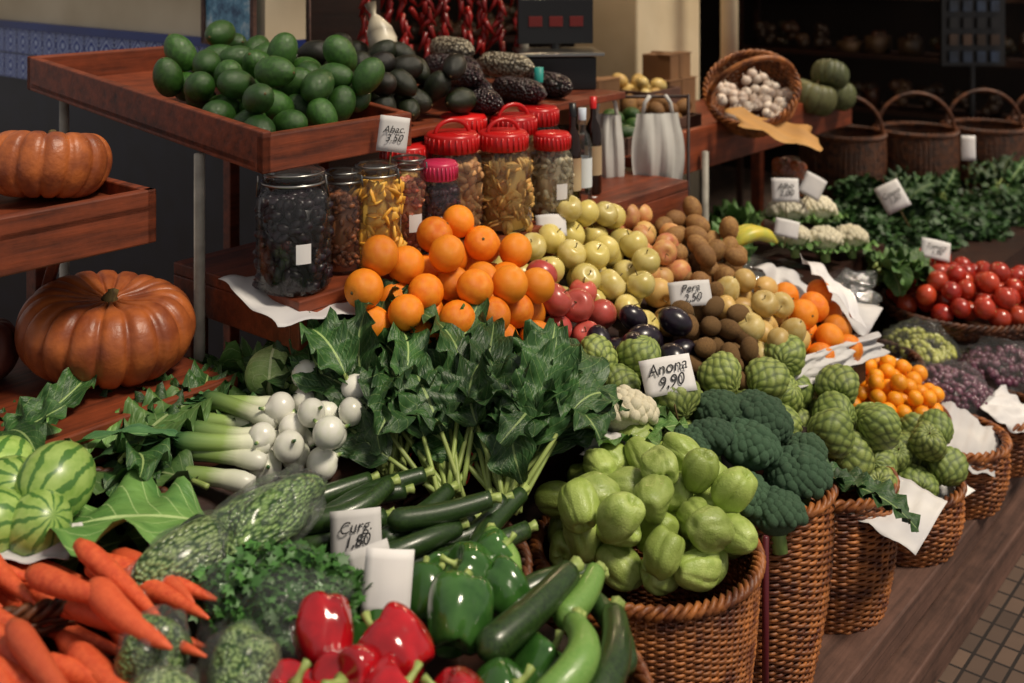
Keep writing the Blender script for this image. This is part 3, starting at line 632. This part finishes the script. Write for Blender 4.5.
for i,(x,y,z) in enumerate([(.03,1.93,.79),(-.03,1.94,.80),(-.10,1.95,.805),(-.19,1.96,.81),(-.27,1.98,.815)]):
    bunch(m,x,y,z,16,(x+.08)*1.2,1.0,seed=i+10,Ls=.06,p=(.6,1.3),L=(.12,.19),W=(.08,.14),bend=(.3,2.2),jx=.04,tw=1.)
    bunch(m,x,y+.0,z+.04,4,pi+(x+.08)*-2,1.2,seed=i+20,Ls=.03,p=(.3,.9),L=(.10,.15),W=(.07,.11),bend=(.8,1.8),jx=.05,tw=.8)
m.done('kale_bunch',[mKale,mStemG,mRedP])
# cabbages behind the onions
def cabbage(x,y,z,r,seed):
    m=MB();q=np.random.RandomState(seed);m.add(lump(ball(24,16),.05,3,seed),(x,y,z),sc=(r*.86,r*.86,r*.8),mi=0)
    for k in range(11):
        m.add(leaf(r*2.3,r*1.9,0,1.35,2.6,.006,-.35,nu=11,nv=16,seed=seed*20+k,ps=1.),(x-r*.75*math.sin(k*2.4)*1.05,y-r*.75*math.cos(k*2.4)*1.05,z-r*.7),(0,0,-k*2.4),mi=0)
    for k in range(5): m.add(leaf(r*2.6,r*2.,0,.5,.8,.012,.2,nu=11,nv=16,seed=seed*30+k,ps=1.),(x,y,z-r*.8),(0,0,-k*1.3+q.rand()),mi=1)
    m.done('cabbage',[mCabL,mCab])
cabbage(-.435,2.02,.875,.062,3);cabbage(-.36,1.985,.85,.05,5)
m=MB()
bunch(m,-.30,2.04,.82,8,-.4,1.0,seed=31,Ls=.03,p=(.3,.9),L=(.12,.17));bunch(m,-.47,2.05,.82,9,-.4,1.4,seed=32,Ls=.04,L=(.14,.2))
m.done('collard_greens',[mCab,mStemG])
m=MB();
for k,(x,y,z,yw,L,W,p) in enumerate([(-.40,1.56,.83,1.5,.27,.22,.25),(-.47,1.70,.82,1.2,.24,.17,.2),(-.66,1.72,.84,.5,.2,.14,.3),(-.62,1.74,.84,-.3,.18,.13,.4),(-.5,1.6,.80,1.9,.2,.16,.1)]):
    m.add(leaf(L,W,.03,p,.6,.02,.12,seed=90+k,ps=1.1,nu=13,nv=24),(x,y,z),(0,.1,yw))
m.done('cabbage_leaves',[mCab,mStemG])
m=MB();bunch(m,-.70,1.86,.80,16,.0,1.8,seed=41,Ls=.03,L=(.12,.2),W=(.06,.1));bunch(m,-.55,1.92,.80,14,0,1.8,seed=42,Ls=.03,L=(.12,.2),W=(.06,.1));bunch(m,-.85,1.78,.81,14,.3,1.8,seed=43,Ls=.03,L=(.12,.2),W=(.06,.1));bunch(m,-.62,1.80,.80,10,1.5,1.8,seed=44,Ls=.03,L=(.12,.18),W=(.05,.09))
m.done('leafy_greens',[mKale,mStemG])
m=MB()
for k in range(8):
    y=1.74+.026*k;x=-.395-.03*R.rand();z=.805+.014*(k%3)+.004*k;an=-.1+R.uniform(-.28,.28)
    ln=.15;s=np.linspace(0,1,10);P=[(x-ln*q*math.cos(an),y-ln*q*math.sin(an)+.01*math.sin(3*q+k),z+.012*q) for q in s]
    t=tube(P,[.013]+[.0165]*2+[.014]*4+[.015,.015,.011],10);m.add(t,mi=0)
    for j in range(4):
        m.add(leaf(R.uniform(.16,.26),.032,0,R.uniform(-.05,.5),.9,.004,.4,nu=5,seed=k*9+j,ps=.5),(P[-2][0],P[-2][1],P[-2][2]),(0,0,pi/2+an+R.uniform(-.35,.35)),mi=1)
m.done('leek_bundle',[mLeek,mLeekLeaf])
pile('white_onion_pile',[(-.42,1.80),(-.30,1.78),(-.26,1.86),(-.29,2.0),(-.37,2.0)],lambda x,y:.778+.22*(y-1.8),.025,[tOnion],[mOn,mLeek],2.3,tilt=1.6,crate=True)
def zuc(m,x,y,z,L,yaw,pitch=0,k=0,f=1.): m.add(tZucs[k%4],(x,y,z),(pitch,R.uniform(-1,1),yaw),(L/2*f,L/2,L/2*f))
m=MB()
for k,(x,y,z,yw) in enumerate([(-.31,1.70,.755,-1.1),(-.27,1.67,.765,-1.2),(-.24,1.72,.775,-.9),(-.18,1.68,.76,-.8),(-.15,1.70,.775,-.6),(-.12,1.66,.755,-.7),(-.21,1.75,.785,-1.),(-.08,1.70,.77,-.9),(-.3,1.75,.78,-1.1),(-.05,1.66,.75,-1.2),(-.2,1.64,.745,-1.3),(-.1,1.61,.735,-1.),(-.25,1.62,.74,-.9),(-.15,1.63,.765,-1.1),(-.02,1.70,.765,-.5),(-.26,1.69,.80,-1.),(-.11,1.67,.80,-1.2)]): zuc(m,x,y,z,.16,yw,.12,k,1.35)
m.done('zucchini_pile',[mZuc,mStemG])
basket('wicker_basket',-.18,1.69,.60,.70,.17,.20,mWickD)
prism('produce_crate',circ(-.18,1.69,.16),lambda x,y:.695,.05,mWoodD)
cx,cy=-.07,1.39
basket('wicker_basket',cx,cy,.451,.705,.19,.24)
m=MB();
for k,(x,y,z,r,rot) in enumerate([(-.235,1.36,.805,.045,(-.9,.3,.5)),(-.14,1.335,.80,.047,(-1.1,-.2,1.)),(-.06,1.27,.77,.045,(-.7,.5,2.)),(-.19,1.30,.785,.047,(-1.,.4,3.)),(-.09,1.23,.765,.046,(.3,.9,1.)),(-.26,1.27,.775,.045,(.3,.2,1.)),(-.20,1.24,.76,.045,(.9,.2,1.)),(-.14,1.26,.785,.042,(.9,.2,2.))]): m.add(tBells[k%4],(x,y,z),rot,r)
m.done('red_pepper_pile',[mPepR,mStemG])
m=MB();
for k,(x,y,z,r,rot) in enumerate([(-.07,1.42,.79,.05,(-1.,.5,.2)),(-.055,1.52,.79,.04,(-1.,.3,2.)),(-.01,1.50,.775,.04,(-.5,1.,2.)),(.0,1.26,.745,.045,(-.3,.8,.2)),(-.12,1.50,.77,.04,(-.3,.8,1.2)),(-.1,1.56,.76,.038,(.3,-.8,1.2)),(.03,1.4,.73,.045,(.3,-.8,3.2)),(-.18,1.45,.74,.045,(.3,-.8,4.2)),(-.02,1.33,.74,.047,(.9,-.4,2)),(-.03,1.57,.785,.036,(.9,-.4,2))]): m.add(tBells[(k+1)%4],(x,y,z),rot,r)
m.done('green_pepper_pile',[mPepG,mStemG])
m=MB();zuc(m,.02,1.43,.79,.19,-.7,.1,0,1.5);zuc(m,.105,1.36,.765,.19,-.35,.1,1,1.5);zuc(m,.05,1.54,.75,.16,-1.,.1,2,1.4);zuc(m,.12,1.46,.75,.16,.3,.1,1,1.4);m.done('zucchini_pile',[mZuc,mStemG])
m=MB();zuc(m,.055,1.33,.785,.15,-.4,.1,3,1.9);zuc(m,-.02,1.56,.785,.12,.2,.1,1,1.8);zuc(m,.09,1.49,.775,.11,-.5,.1,0,2.2);m.done('light_squash',[mZucL,mStemG])
prism('produce_crate',circ(cx,cy,.2),lambda x,y:.70,.05,mWoodD)
# left foreground
prism('produce_crate',[(-1.0,1.05),(-.29,1.05),(-.28,1.5),(-.30,1.62),(-1.0,1.62)],lambda x,y:.745+.03*(y-1.05),.04,mWoodD,bot=.45)
prism('produce_crate',[(-1.05,1.63),(-.30,1.63),(-.30,2.02),(-1.05,2.0)],lambda x,y:.765+.03*(y-1.65),.04,mWoodD,bot=.45)
m=MB()
for k in range(52):
    L=R.uniform(.17,.24);s=np.linspace(0,1,12);t=tube(np.stack([.03*np.sin(s*3)*R.uniform(-.3,.3),s*L-L/2,0*s],1),.0165*np.array([.6,.95,1.,.98,.93,.88,.8,.72,.62,.5,.35,.12])*R.uniform(.8,1.15),10);t.L=t.V*25
    lay=k//16;x=-.57+R.uniform(-.2,.12);y=1.34+R.uniform(-.15,.14)-.35*(x+.58);z=.775+.027*lay
    m.add(t,(x,y,z),(R.uniform(-.15,.1),0,-2.2+R.uniform(-.4,.35)))
m.done('carrot_pile',[mCar])
m=MB();
for x,y,z,r in[(-.735,1.60,.86,.05),(-.665,1.60,.875,.055),(-.66,1.53,.85,.045),(-.725,1.52,.855,.05),(-.77,1.66,.86,.05)]: m.add(ball(28,16,1.1),(x,y,z),(R.uniform(.8,1.6),R.uniform(-.6,.6),R.uniform(0,3)),r)
m.done('striped_melon_pile',[mMel])
basket('wicker_basket',-.68,1.56,.775,.81,.17,.19,mWickD)
def bagblob(name,parts,mat,seed,fs=1.08):
    m=MB()
    for i,(x,y,z,sx,sy,sz,yw) in enumerate(parts):
        b=lump(ball(40,26),.10,3,seed+i);m.add(b,(x,y,z),(0,0,yw),(sx,sy,sz),mi=0)
        b2=lump(ball(40,26),.13,5,seed+i+9);m.add(b2,(x,y,z),(0,0,yw),(sx*fs,sy*fs,sz*fs),mi=1)
    return m.done(name,[mat,mFilm])
bagblob('bagged_beans',[(-.345,1.57,.845,.05,.10,.04,-.5),(-.43,1.49,.83,.045,.09,.04,-.6)],mNet,3)
bagblob('wrapped_cabbage',[(-.315,1.28,.81,.042,.042,.045,0),(-.425,1.30,.82,.042,.042,.042,0),(-.39,1.22,.80,.045,.045,.045,0),(-.33,1.2,.79,.04,.04,.04,0)],mNet,13)
m=MB();herb(m,-.30,1.43,.80,.105,.075,.06,2400,.016,seed=3)
b2=lump(ball(40,24),.14,4,31);m.add(b2,(-.30,1.43,.795),(0,0,0),(.112,.082,.062),mi=1);m.done('bagged_parsley',[M('parsley','#2c5a22','#4c7c34','#3a6a2c',.5,3,vary=.7),mFilm])
# ============================================================ RIGHT BACKGROUND
def bunchgrapes(name,cx,cy,cz,rx,ry,n,mt,r=.0105):
    m=MB();b=ball(9,6)
    for k in range(n):
        t=R.uniform(0,6.28);q=math.sqrt(R.rand());h=.05*(1-q*q)
        m.add(b,(cx+rx*q*math.cos(t),cy+ry*q*math.sin(t),cz+h*R.uniform(.4,1.1)),sc=r*R.uniform(.85,1.1))
    m.add(lump(ball(28,14),.16,5,n),(cx,cy,cz),(0,0,0),(rx*1.1,ry*1.1,.07),mi=1)
    m.done(name,[mt,mFilm])
bunchgrapes('grape_bunch',1.17,3.0,.45,.13,.12,260,mGrape);bunchgrapes('grape_bunch',1.40,3.13,.46,.12,.12,220,mGrape);bunchgrapes('grape_bunch',1.18,3.2,.49,.1,.1,150,mGrapeG)
prism('produce_crate',abP([(2.85,.95),(3.5,.9),(3.5,1.2),(2.85,1.2)]),lambda x,y:.435,.05,mWoodD,bot=.29)
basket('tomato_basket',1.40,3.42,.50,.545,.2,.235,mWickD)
pile('tomato_pile',circ(1.40,3.42,.205),dome(1.4,3.42,.22,.53,.03),.031,[tOrange],[mTom,mStemG],1.8,crate=False)
prism('produce_crate',circ(1.40,3.42,.21),lambda x,y:.50,.03,mWoodD,bot=.34)
basket('wicker_basket',.965,3.08,.45,.50,.15,.17,mWickD)
for i,(x,y,z,r) in enumerate([(.86,3.44,.83,.06),(.97,3.5,.82,.06),(.94,3.32,.77,.055),(1.05,3.42,.75,.055),(.84,3.28,.79,.05)]): caul('cauliflower',x,y,z,r,20+i*9,lw=.8)
prism('produce_crate',abP([(2.95,1.35),(3.5,1.35),(3.5,1.75),(2.95,1.75)]),lambda x,y:.70,.05,mWoodD,bot=.42)
m=MB();bunch(m,.76,3.52,.74,16,-1.2,1.4,seed=51,Ls=.02,L=(.1,.15));bunch(m,1.12,3.36,.66,16,1.6,1.4,seed=52,Ls=.02,L=(.1,.18),p=(.1,.5));bunch(m,.70,3.4,.74,10,-1.4,1.4,seed=53,Ls=.02,L=(.1,.14));m.done('lettuce_heads',[mCab,mStemG])
m=MB();
for i,(x,y,z,a,b,c) in enumerate([(1.45,3.95,.60,.14,.12,.08),(1.68,4.1,.60,.16,.14,.10),(1.3,4.1,.60,.13,.13,.09),(1.9,4.3,.60,.18,.15,.12),(1.58,4.3,.62,.15,.13,.12),(1.25,3.8,.6,.12,.1,.06),(1.36,4.3,.62,.11,.11,.14),(2.1,4.4,.60,.15,.15,.16)]): herb(m,x,y,z,a,b,c,700,.028,seed=40+i)
m.done('parsley_bunches',[mPars]);
m=MB();bunch(m,1.65,4.25,.66,20,0,1.2,seed=61,Ls=.05,L=(.1,.16),W=(.04,.07),p=(.5,1.4));bunch(m,1.95,4.4,.66,20,0,1.2,seed=62,Ls=.05,L=(.1,.16),W=(.04,.07),p=(.5,1.4));bunch(m,1.45,4.15,.66,14,0,1.4,seed=63,Ls=.05,L=(.1,.16),W=(.05,.08),p=(.5,1.2));m.done('leafy_greens',[mKale,mStemG])
prism('produce_crate',abP([(3.5,1.1),(5.2,1.1),(5.2,1.75),(3.5,1.75)]),lambda x,y:.60,.05,mWoodD,bot=.0)
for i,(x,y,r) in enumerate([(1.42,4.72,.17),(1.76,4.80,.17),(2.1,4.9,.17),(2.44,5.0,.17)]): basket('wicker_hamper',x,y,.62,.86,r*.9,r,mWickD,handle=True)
prism('display_bench',abP([(4.35,1.76),(5.6,1.1),(5.85,1.5),(4.9,2.3)]),lambda x,y:.61,.05,mWoodD,bot=0)
m=MB();m.add(boxT(2.66,4.15,1.74,2.25,1.02,1.05));m.add(boxT(2.66,4.15,1.73,1.755,.97,1.10))
for a in(2.7,3.4,4.1): m.add(boxT(a,a+.04,2.1,2.14,0,1.02))
m.done('market_counter',[mWood],False,ab=True,bevel=.003)
pole('counter_leg',*AB(2.98,1.71)[:2],0,1.03,.011,mPole)
basket('garlic_basket',.80,3.62,1.12,1.24,.10,.145,mWick,tilt=(.75,-.35),handle=True)
m=MB()
for k in range(60):
    t=R.uniform(0,6.28);q=.12*math.sqrt(R.rand());m.add(tOnion,(.775+q*math.cos(t),3.535+q*math.sin(t)*.6,1.16+q*math.sin(t)*.6+R.uniform(0,.02)),(R.uniform(-1,1),R.uniform(-1,1),0),.017)
m.done('garlic_pile',[mGarlic,mGarlic])
sheet('paper_lining',(.66,3.42,1.16),(.95,3.48,1.10),(.95,3.35,1.04),(.70,3.36,1.12),.01,mat=M('paper_ochre','#a8783c','#c09458',rough=.7,co='obj'),seed=3)
for i,(x,y,r) in enumerate([(1.10,4.02,.085),(1.22,4.15,.08),(1.17,4.05,.07)]):
    m=MB();m.add(mk_pump(12,.8,.06,i+20,.5),(x,y,1.05+r*.75+(.09 if i==2 else 0)),(.2*i,.3,i),r);m.done('green_pumpkin',[mPumpG,mStem])
m=MB()
for k in range(30):
    t=R.uniform(0,6.28);m.add(tOnion,(.87+.035*math.cos(t),3.45+.035*math.sin(t),.90+.08*R.rand()),(R.rand()*3,0,0),.02)
m.add(lump(ball(20,14),.05,3),(.87,3.45,.94),sc=(.055,.055,.065),mi=2);m.done('onion_net',[M('onion_brown','#7a3c1c','#a0562c','#5a2a18',.4),mStem,mFilm])
for i,(a,b,w,d,h) in enumerate([(2.80,1.9,.12,.1,.05),(3.06,1.95,.13,.1,.06),(3.24,2.12,.1,.1,.12)]):
    m=MB();m.add(boxT(a-w,a+w,b-d,b+d,1.05,1.065));
    for s in(-1,1): m.add(boxT(a-w,a+w,b+s*d-.006,b+s*d+.006,1.05,1.05+h));m.add(boxT(a+s*w-.006,a+s*w+.006,b-d,b+d,1.05,1.05+h))
    m.done('wooden_crate',[mPlank],False,ab=True)
pile('green_squash_pile',abP([(2.72,1.84),(2.88,1.84),(2.88,1.97),(2.72,1.97)]),lambda x,y:1.068,.03,[tAvo],[mAvo,mStem],1.5,crate=False)
pile('yam_pile',abP([(2.97,1.88),(3.15,1.88),(3.15,2.02),(2.97,2.02)]),lambda x,y:1.068,.03,[tEgg],[mBrown,mStem],1.8,crate=False)
pile('potato_pile',abP([(3.17,2.05),(3.31,2.05),(3.31,2.19),(3.17,2.19)]),lambda x,y:1.12,.03,[tEgg],[mPale,mStem],1.8,crate=False)
mKraft=M('kraft_card','#6a4a30','#8a6644',rough=.8,co='obj',ns=4)
for a,b,w,d,h,z in[(3.45,2.14,.09,.07,.13,1.051),(3.45,2.14,.07,.06,.09,1.182),(3.0,2.18,.12,.06,.16,1.051)]:
    m=MB();m.add(boxT(a-w,a+w,b-d,b+d,z,z+h));m.add(boxT(a-w-.01,a+w+.01,b-d-.002,b-.005,z+h,z+h+.004));m.add(boxT(a-.012,a+.012,b-d-.003,b+d,z+.005,z+h+.006));m.done('cardboard_box',[mKraft],False,ab=True,bevel=.002)
m=MB();m.add(boxT(-.10,.10,-.08,.08,0,.09),mi=0);m.add(boxT(-.11,.11,.03,.06,.12,.25),mi=0);m.add(tube([(0,.045,.08),(0,.045,.14)],.015,8),mi=0);m.add(boxT(-.12,.12,-.1,.1,.095,.105),mi=1)
for i in(-1,0,1): m.add(boxT(-.02+i*.06,.02+i*.06,.027,.03,.17,.2),mi=2)
o=m.done('market_scale',[mBlack,mMetal,M('display_red','#5a1410','#7a1c14',rough=.3)],False,bevel=.003);o.location=AB(2.52,1.93,1.257);o.rotation_euler=(0,0,.1)
m=MB();m.add(lathe([(.001,0),(.05,.004),(.075,.025),(.08,.03),(.05,.008)],24),AB(2.42,1.80,1.13));m.add(tube([AB(2.42,1.80,1.02),AB(2.42,1.80,1.13)],.02,10));m.done('scale_pan',[mMetal])
def hbag(x,y,z0,z1,w,yaw,seed):
    m=MB();n=18;V=[]
    for k in range(2):
        for i in range(n):
            for j in range(n):
                u=i/(n-1)*2-1;v=j/(n-1);wd=w/2*(.92+.12*math.sin(pi*min(1,v*1.2))-.35*max(0,v-.7))
                d=(1 if k else -1)*.035*(1-u*u)*math.sin(pi*min(1,.12+v*.8))
                V.append((u*wd,d+.005*math.sin(9*u+3*v+seed)+.004*math.sin(22*u+seed),z0+(z1-z0)*v+.01*u*u*(1-v)))
    q=np.vstack([gridq(n,n),gridq(n,n,off=n*n)]);m.add(T(V,q))
    for s in(-1,1): m.add(tube([(s*w*.3,0,z1-.01),(s*w*.25,0,z1+.03),(s*w*.15,0,z1+.05)],.006,6))
    t=join(m.ts);m=MB();m.add(t,(x,y,0),(0,0,yaw));m.done('carrier_bag',[mBag])
hbag(.41,3.10,.98,1.19,.15,.2,1);hbag(.265,3.08,.93,1.19,.10,-.3,2)
m=MB();m.add(tube([(.18,3.10,1.235),(.5,3.12,1.235)],.005,6));m.add(tube([(.5,3.12,0),(.5,3.12,1.24)],.005,6));m.add(tube([(.18,3.10,0),(.18,3.10,1.24)],.005,6));m.done('bag_rail',[mWoodD])
m=MB();ct=tube([(0,0,0),(.006,0,-.03),(0,0,-.06)],[.009,.008,.002],6)
for s in range(9):
    x0,y0=-.42+.055*s,3.2+.02*s
    for k in range(66): m.add(ct,(x0+R.uniform(-.014,.014),y0+R.uniform(-.014,.014),2.54-k*.018),(R.uniform(-.6,.6),R.uniform(-.6,.6),R.uniform(0,6)))
m.done('chili_strings',[mChili])
m=MB();m.add(boxT(2.1,2.6,2.75,2.8,0,2.54));m.done('shutter_panel',[mWoodD],False,ab=True)
mCard1=M('card_blue','#101824','#26344c',ns=8);mCard2=M('card_brown','#20160f','#3c2c22',ns=8);mTin=M('tin_mixed','#3a2218','#55301f','#1f2c22',.4,4)
def shelf(name,a0,a1,b0,b1,levels,long_a):
    m=MB()
    for z in levels: m.add(boxT(a0,a1,b0,b1,z,z+.025))
    for a in(a0,a1-.03):
        for b in(b0,b1-.03): m.add(boxT(a,a+.03,b,b+.03,0,levels[-1]+.3))
    m.done(name,[mWoodD],False,ab=True)
    g=MB();lb=ball(12,8)
    for z in levels:
        L=(a1-a0) if long_a else (b1-b0);k=0.06
        while k<L-.06:
            w=R.uniform(.06,.12);h=R.uniform(.08,.2);a,b=((a0+k,b0+.09) if long_a else (a0+.09,b0+k))
            kind=R.randint(3);x,y,_=AB(a,b);mi=R.randint(3)
            if kind==0:
                g.add(boxT(-w*.6,w*.6,-w*.5,w*.5,0,h*.6),(x,y,z+.026),(0,0,R.uniform(-.3,.3)+PHI),mi=mi)
                for q in range(5): g.add(lb,(x+R.uniform(-.03,.03),y+R.uniform(-.03,.03),z+.03+h*.6),sc=.025,mi=(mi+1)%3)
            else:
                for q in range(14): g.add(lb,(x+R.uniform(-.5,.5)*w,y+R.uniform(-.5,.5)*w,z+.05+R.rand()*h*.6),sc=R.uniform(.02,.035),mi=mi)
            k+=w*1.6
    g.done('shelf_goods',[mTin,mCard2,M('goods_tan','#4a3828','#65503a','#3a2018',.5,5)],True)
shelf('back_shelf',2.7,5.0,3.3,3.55,[.93,1.22,1.5],True);shelf('back_shelf',5.95,6.2,1.5,3.2,[.75,1.05,1.38,1.7],False)
m=MB()
for i in range(4):
    for j in range(7): m.add(boxT(2.07+.065*i,2.11+.065*i,5.2,5.21,1.12+.08*j,1.17+.08*j),mi=(i*3+j*2)%3)
m.add(boxT(2.04,2.34,5.22,5.25,1.1,1.75),mi=1);m.add(tube([(2.19,5.24,0),(2.19,5.24,1.15)],.015,8),mi=1);m.done('postcard_rack',[mCard1,mBlack,mCard2],False)
m=MB();m.add(boxT(4.72,4.86,3.36,3.5,1.526,1.66));m.add(boxT(4.715,4.865,3.355,3.505,1.64,1.67));m.done('red_box',[mRedP],False,ab=True,bevel=.004)
def hang(x,y,z,w): 
    m=MB();m.add(tube([(x,y,z),(x,y,2.55)],.003,5));m.done('hanging_cord',[mPlank]);basket('hanging_basket',x,y,z-.2,z-.07,w*.8,w,mWick,handle=True)
hang(1.45,4.2,1.72,.13);hang(1.72,4.35,1.78,.13);hang(1.15,4.7,1.72,.12);hang(1.3,4.0,1.86,.1)
m=MB();lb=ball(10,7)
for s in range(7):
    x0,y0=1.25+.14*s,4.45+.05*s;zb=1.62+.12*(s%3)
    for k in range(int((2.54-zb)/.045)): m.add(lb,(x0+R.uniform(-.02,.02),y0+R.uniform(-.02,.02),2.52-k*.045),sc=(.03,.03,.028))
m.done('dried_gourd_garlands',[M('dried_gourd','#4a2c1a','#7a4a2a','#5a1c14',.5,4)])
for x,y,e in[(1.1,4.6,15),(.1,3.75,11),(2.3,4.6,12)]:  # made-up lamps with glowing bulbs, added to brighten the dim interior
    m=MB();m.add(ball(14,10),(x,y,2.28),sc=.035,mi=0);m.add(lathe([(.02,2.32),(.03,2.34),(.09,2.27),(.095,2.265)],24),(x,y,0),mi=1);m.add(tube([(x,y,2.32),(x,y,2.55)],.004,6),mi=1)
    g=NT('fill_glow');g.p.inputs['Emission Color'].default_value=(1,.75,.45,1);g.p.inputs['Emission Strength'].default_value=6
    m.done('fill_lamp',[g.m,mBlack]);l=bpy.data.lights.new('fill_light','POINT');l.energy=e;l.color=(1,.72,.45);l.shadow_soft_size=.05
    lo=bpy.data.objects.new('fill_light',l);bpy.context.collection.objects.link(lo);lo.location=(x,y,2.2)
# ============================================================ PAPERS & SIGNS
sheet('paper_sheet',AB(1.20,1.53,1.0),AB(1.42,1.50,.97),AB(1.42,1.70,1.026),AB(1.24,1.76,1.024),.005,seed=1)
sheet('paper_sheet',AB(2.2,1.08,.75),AB(2.66,1.04,.71),AB(2.66,1.02,.66),AB(2.24,1.06,.69),.011,seed=2,fr=7)
sheet('paper_sheet',AB(2.60,1.05,.73),AB(2.74,1.15,.77),AB(2.76,1.3,.84),AB(2.60,1.2,.83),.012,seed=4)
sheet('paper_sheet',AB(2.66,1.22,.70),AB(2.85,1.22,.68),AB(2.85,1.38,.76),AB(2.66,1.38,.80),.018,seed=5)
sheet('paper_sheet',AB(2.72,1.1,.66),AB(2.95,1.15,.66),AB(2.9,1.3,.72),AB(2.72,1.25,.74),.015,seed=15)
sheet('paper_sheet',(.66,2.2,.53),(.83,2.38,.52),(.92,2.32,.49),(.78,2.12,.49),.004,seed=6)
sheet('paper_sheet',(1.0,2.64,.46),(1.12,2.86,.48),(1.24,2.78,.43),(1.14,2.60,.40),.01,seed=7)
sheet('paper_sheet',(1.0,2.62,.45),(.86,2.60,.42),(.98,2.50,.38),(1.08,2.58,.38),.006,seed=17)
sheet('paper_sheet',(1.22,2.86,.47),(1.34,3.0,.47),(1.42,2.94,.42),(1.32,2.80,.41),.01,seed=8)
sheet('paper_sheet',AB(2.26,1.56,.98),AB(2.5,1.56,.97),AB(2.5,1.62,1.0),AB(2.28,1.64,1.01),.006,seed=9)
sheet('paper_sheet',(-.70,1.47,.83),(-.60,1.49,.82),(-.60,1.55,.84),(-.70,1.54,.85),.005,seed=10)
sheet('paper_sheet',(.12,1.945,.755),(.20,1.925,.745),(.225,1.965,.78),(.15,1.985,.785),.004,seed=12)
sheet('plastic_sheet',(.55,3.15,.68),(1.0,3.05,.62),(1.1,3.3,.66),(.6,3.45,.72),.02,mat=mFilm,seed=12)
sign(.298,2.10,.838,.10,.068,.12,.55,-.12,'Anona\n9,90',.03)
sign(.396,2.44,.888,.095,.055,.1,.5,-.05,'Pera\n2,50',.024);sign(-.235,2.18,1.285,.06,.07,.2,.2,.15,'Abac.\n3.50',.02)
sign(-.23,1.62,.79,.075,.065,.1,.4,-.05,'Curg.\n1,80',.022);sign(-.165,1.46,.81,.065,.08,.1,.4,.1,'',.02)
sign(-.19,1.50,.80,.06,.07,.3,.5,-.2,'');sign(.09,2.52,1.02,.07,.05,.1,.6,0,'')
sign(1.28,3.7,.82,.085,.095,-.2,.3,-.5,'Couve\n1,50',.025);sign(1.66,4.0,.93,.05,.09,-.2,.1,0,'')
sign(.82,3.3,.93,.08,.07,-.1,.3,0,'Alho\n2,00',.025);sign(.93,3.4,.92,.07,.07,-.1,.3,.5,'');sign(.80,3.2,.84,.07,.05,-.1,.3,.2,'')
sign(1.33,3.45,.71,.09,.06,-.1,.4,.2,'Tomate\n1,90',.02);sign(1.02,2.95,.53,.06,.05,0,.4,.2,'')
m=MB()
for k in range(3):
    s=np.linspace(-1,1,12);P=np.stack([s*.07,.02*k+0*s,.03*(1-s*s)],1);t=tube(P,[.005,.012,.017]+[.019]*6+[.017,.01,.005],8);t.L=t.V*20;m.add(t,AB(2.75,1.42,.84),(0,0,.4+.1*k))
m.done('banana_bunch',[M('banana','#c8b83c','#b0b048',rough=.4)])
# ============================================================ LIGHT & CAMERA
w=bpy.data.worlds.new('w');bpy.context.scene.world=w;w.use_nodes=True
bg=w.node_tree.nodes['Background'];bg.inputs[0].default_value=(1.,.94,.92,1);bg.inputs[1].default_value=.33
s=bpy.data.lights.new('sun','SUN');s.energy=3.2;s.angle=math.radians(14);s.color=(1,.88,.71)
so=bpy.data.objects.new('sun',s);bpy.context.collection.objects.link(so)
d=Vector((-.55,.30,-1.0));so.rotation_euler=d.to_track_quat('-Z','Y').to_euler()
c=bpy.data.cameras.new('cam');co=bpy.data.objects.new('camera',c);bpy.context.collection.objects.link(co)
co.location=(0,0,1.65);co.rotation_euler=(pi/2,0,0);c.sensor_width=36;c.lens=1100/1024*36;c.shift_y=-391.5/1024
c.dof.use_dof=True;c.dof.focus_distance=2.0;c.dof.aperture_fstop=3.2
bpy.context.scene.camera=co
bpy.context.scene.view_settings.view_transform='Standard'
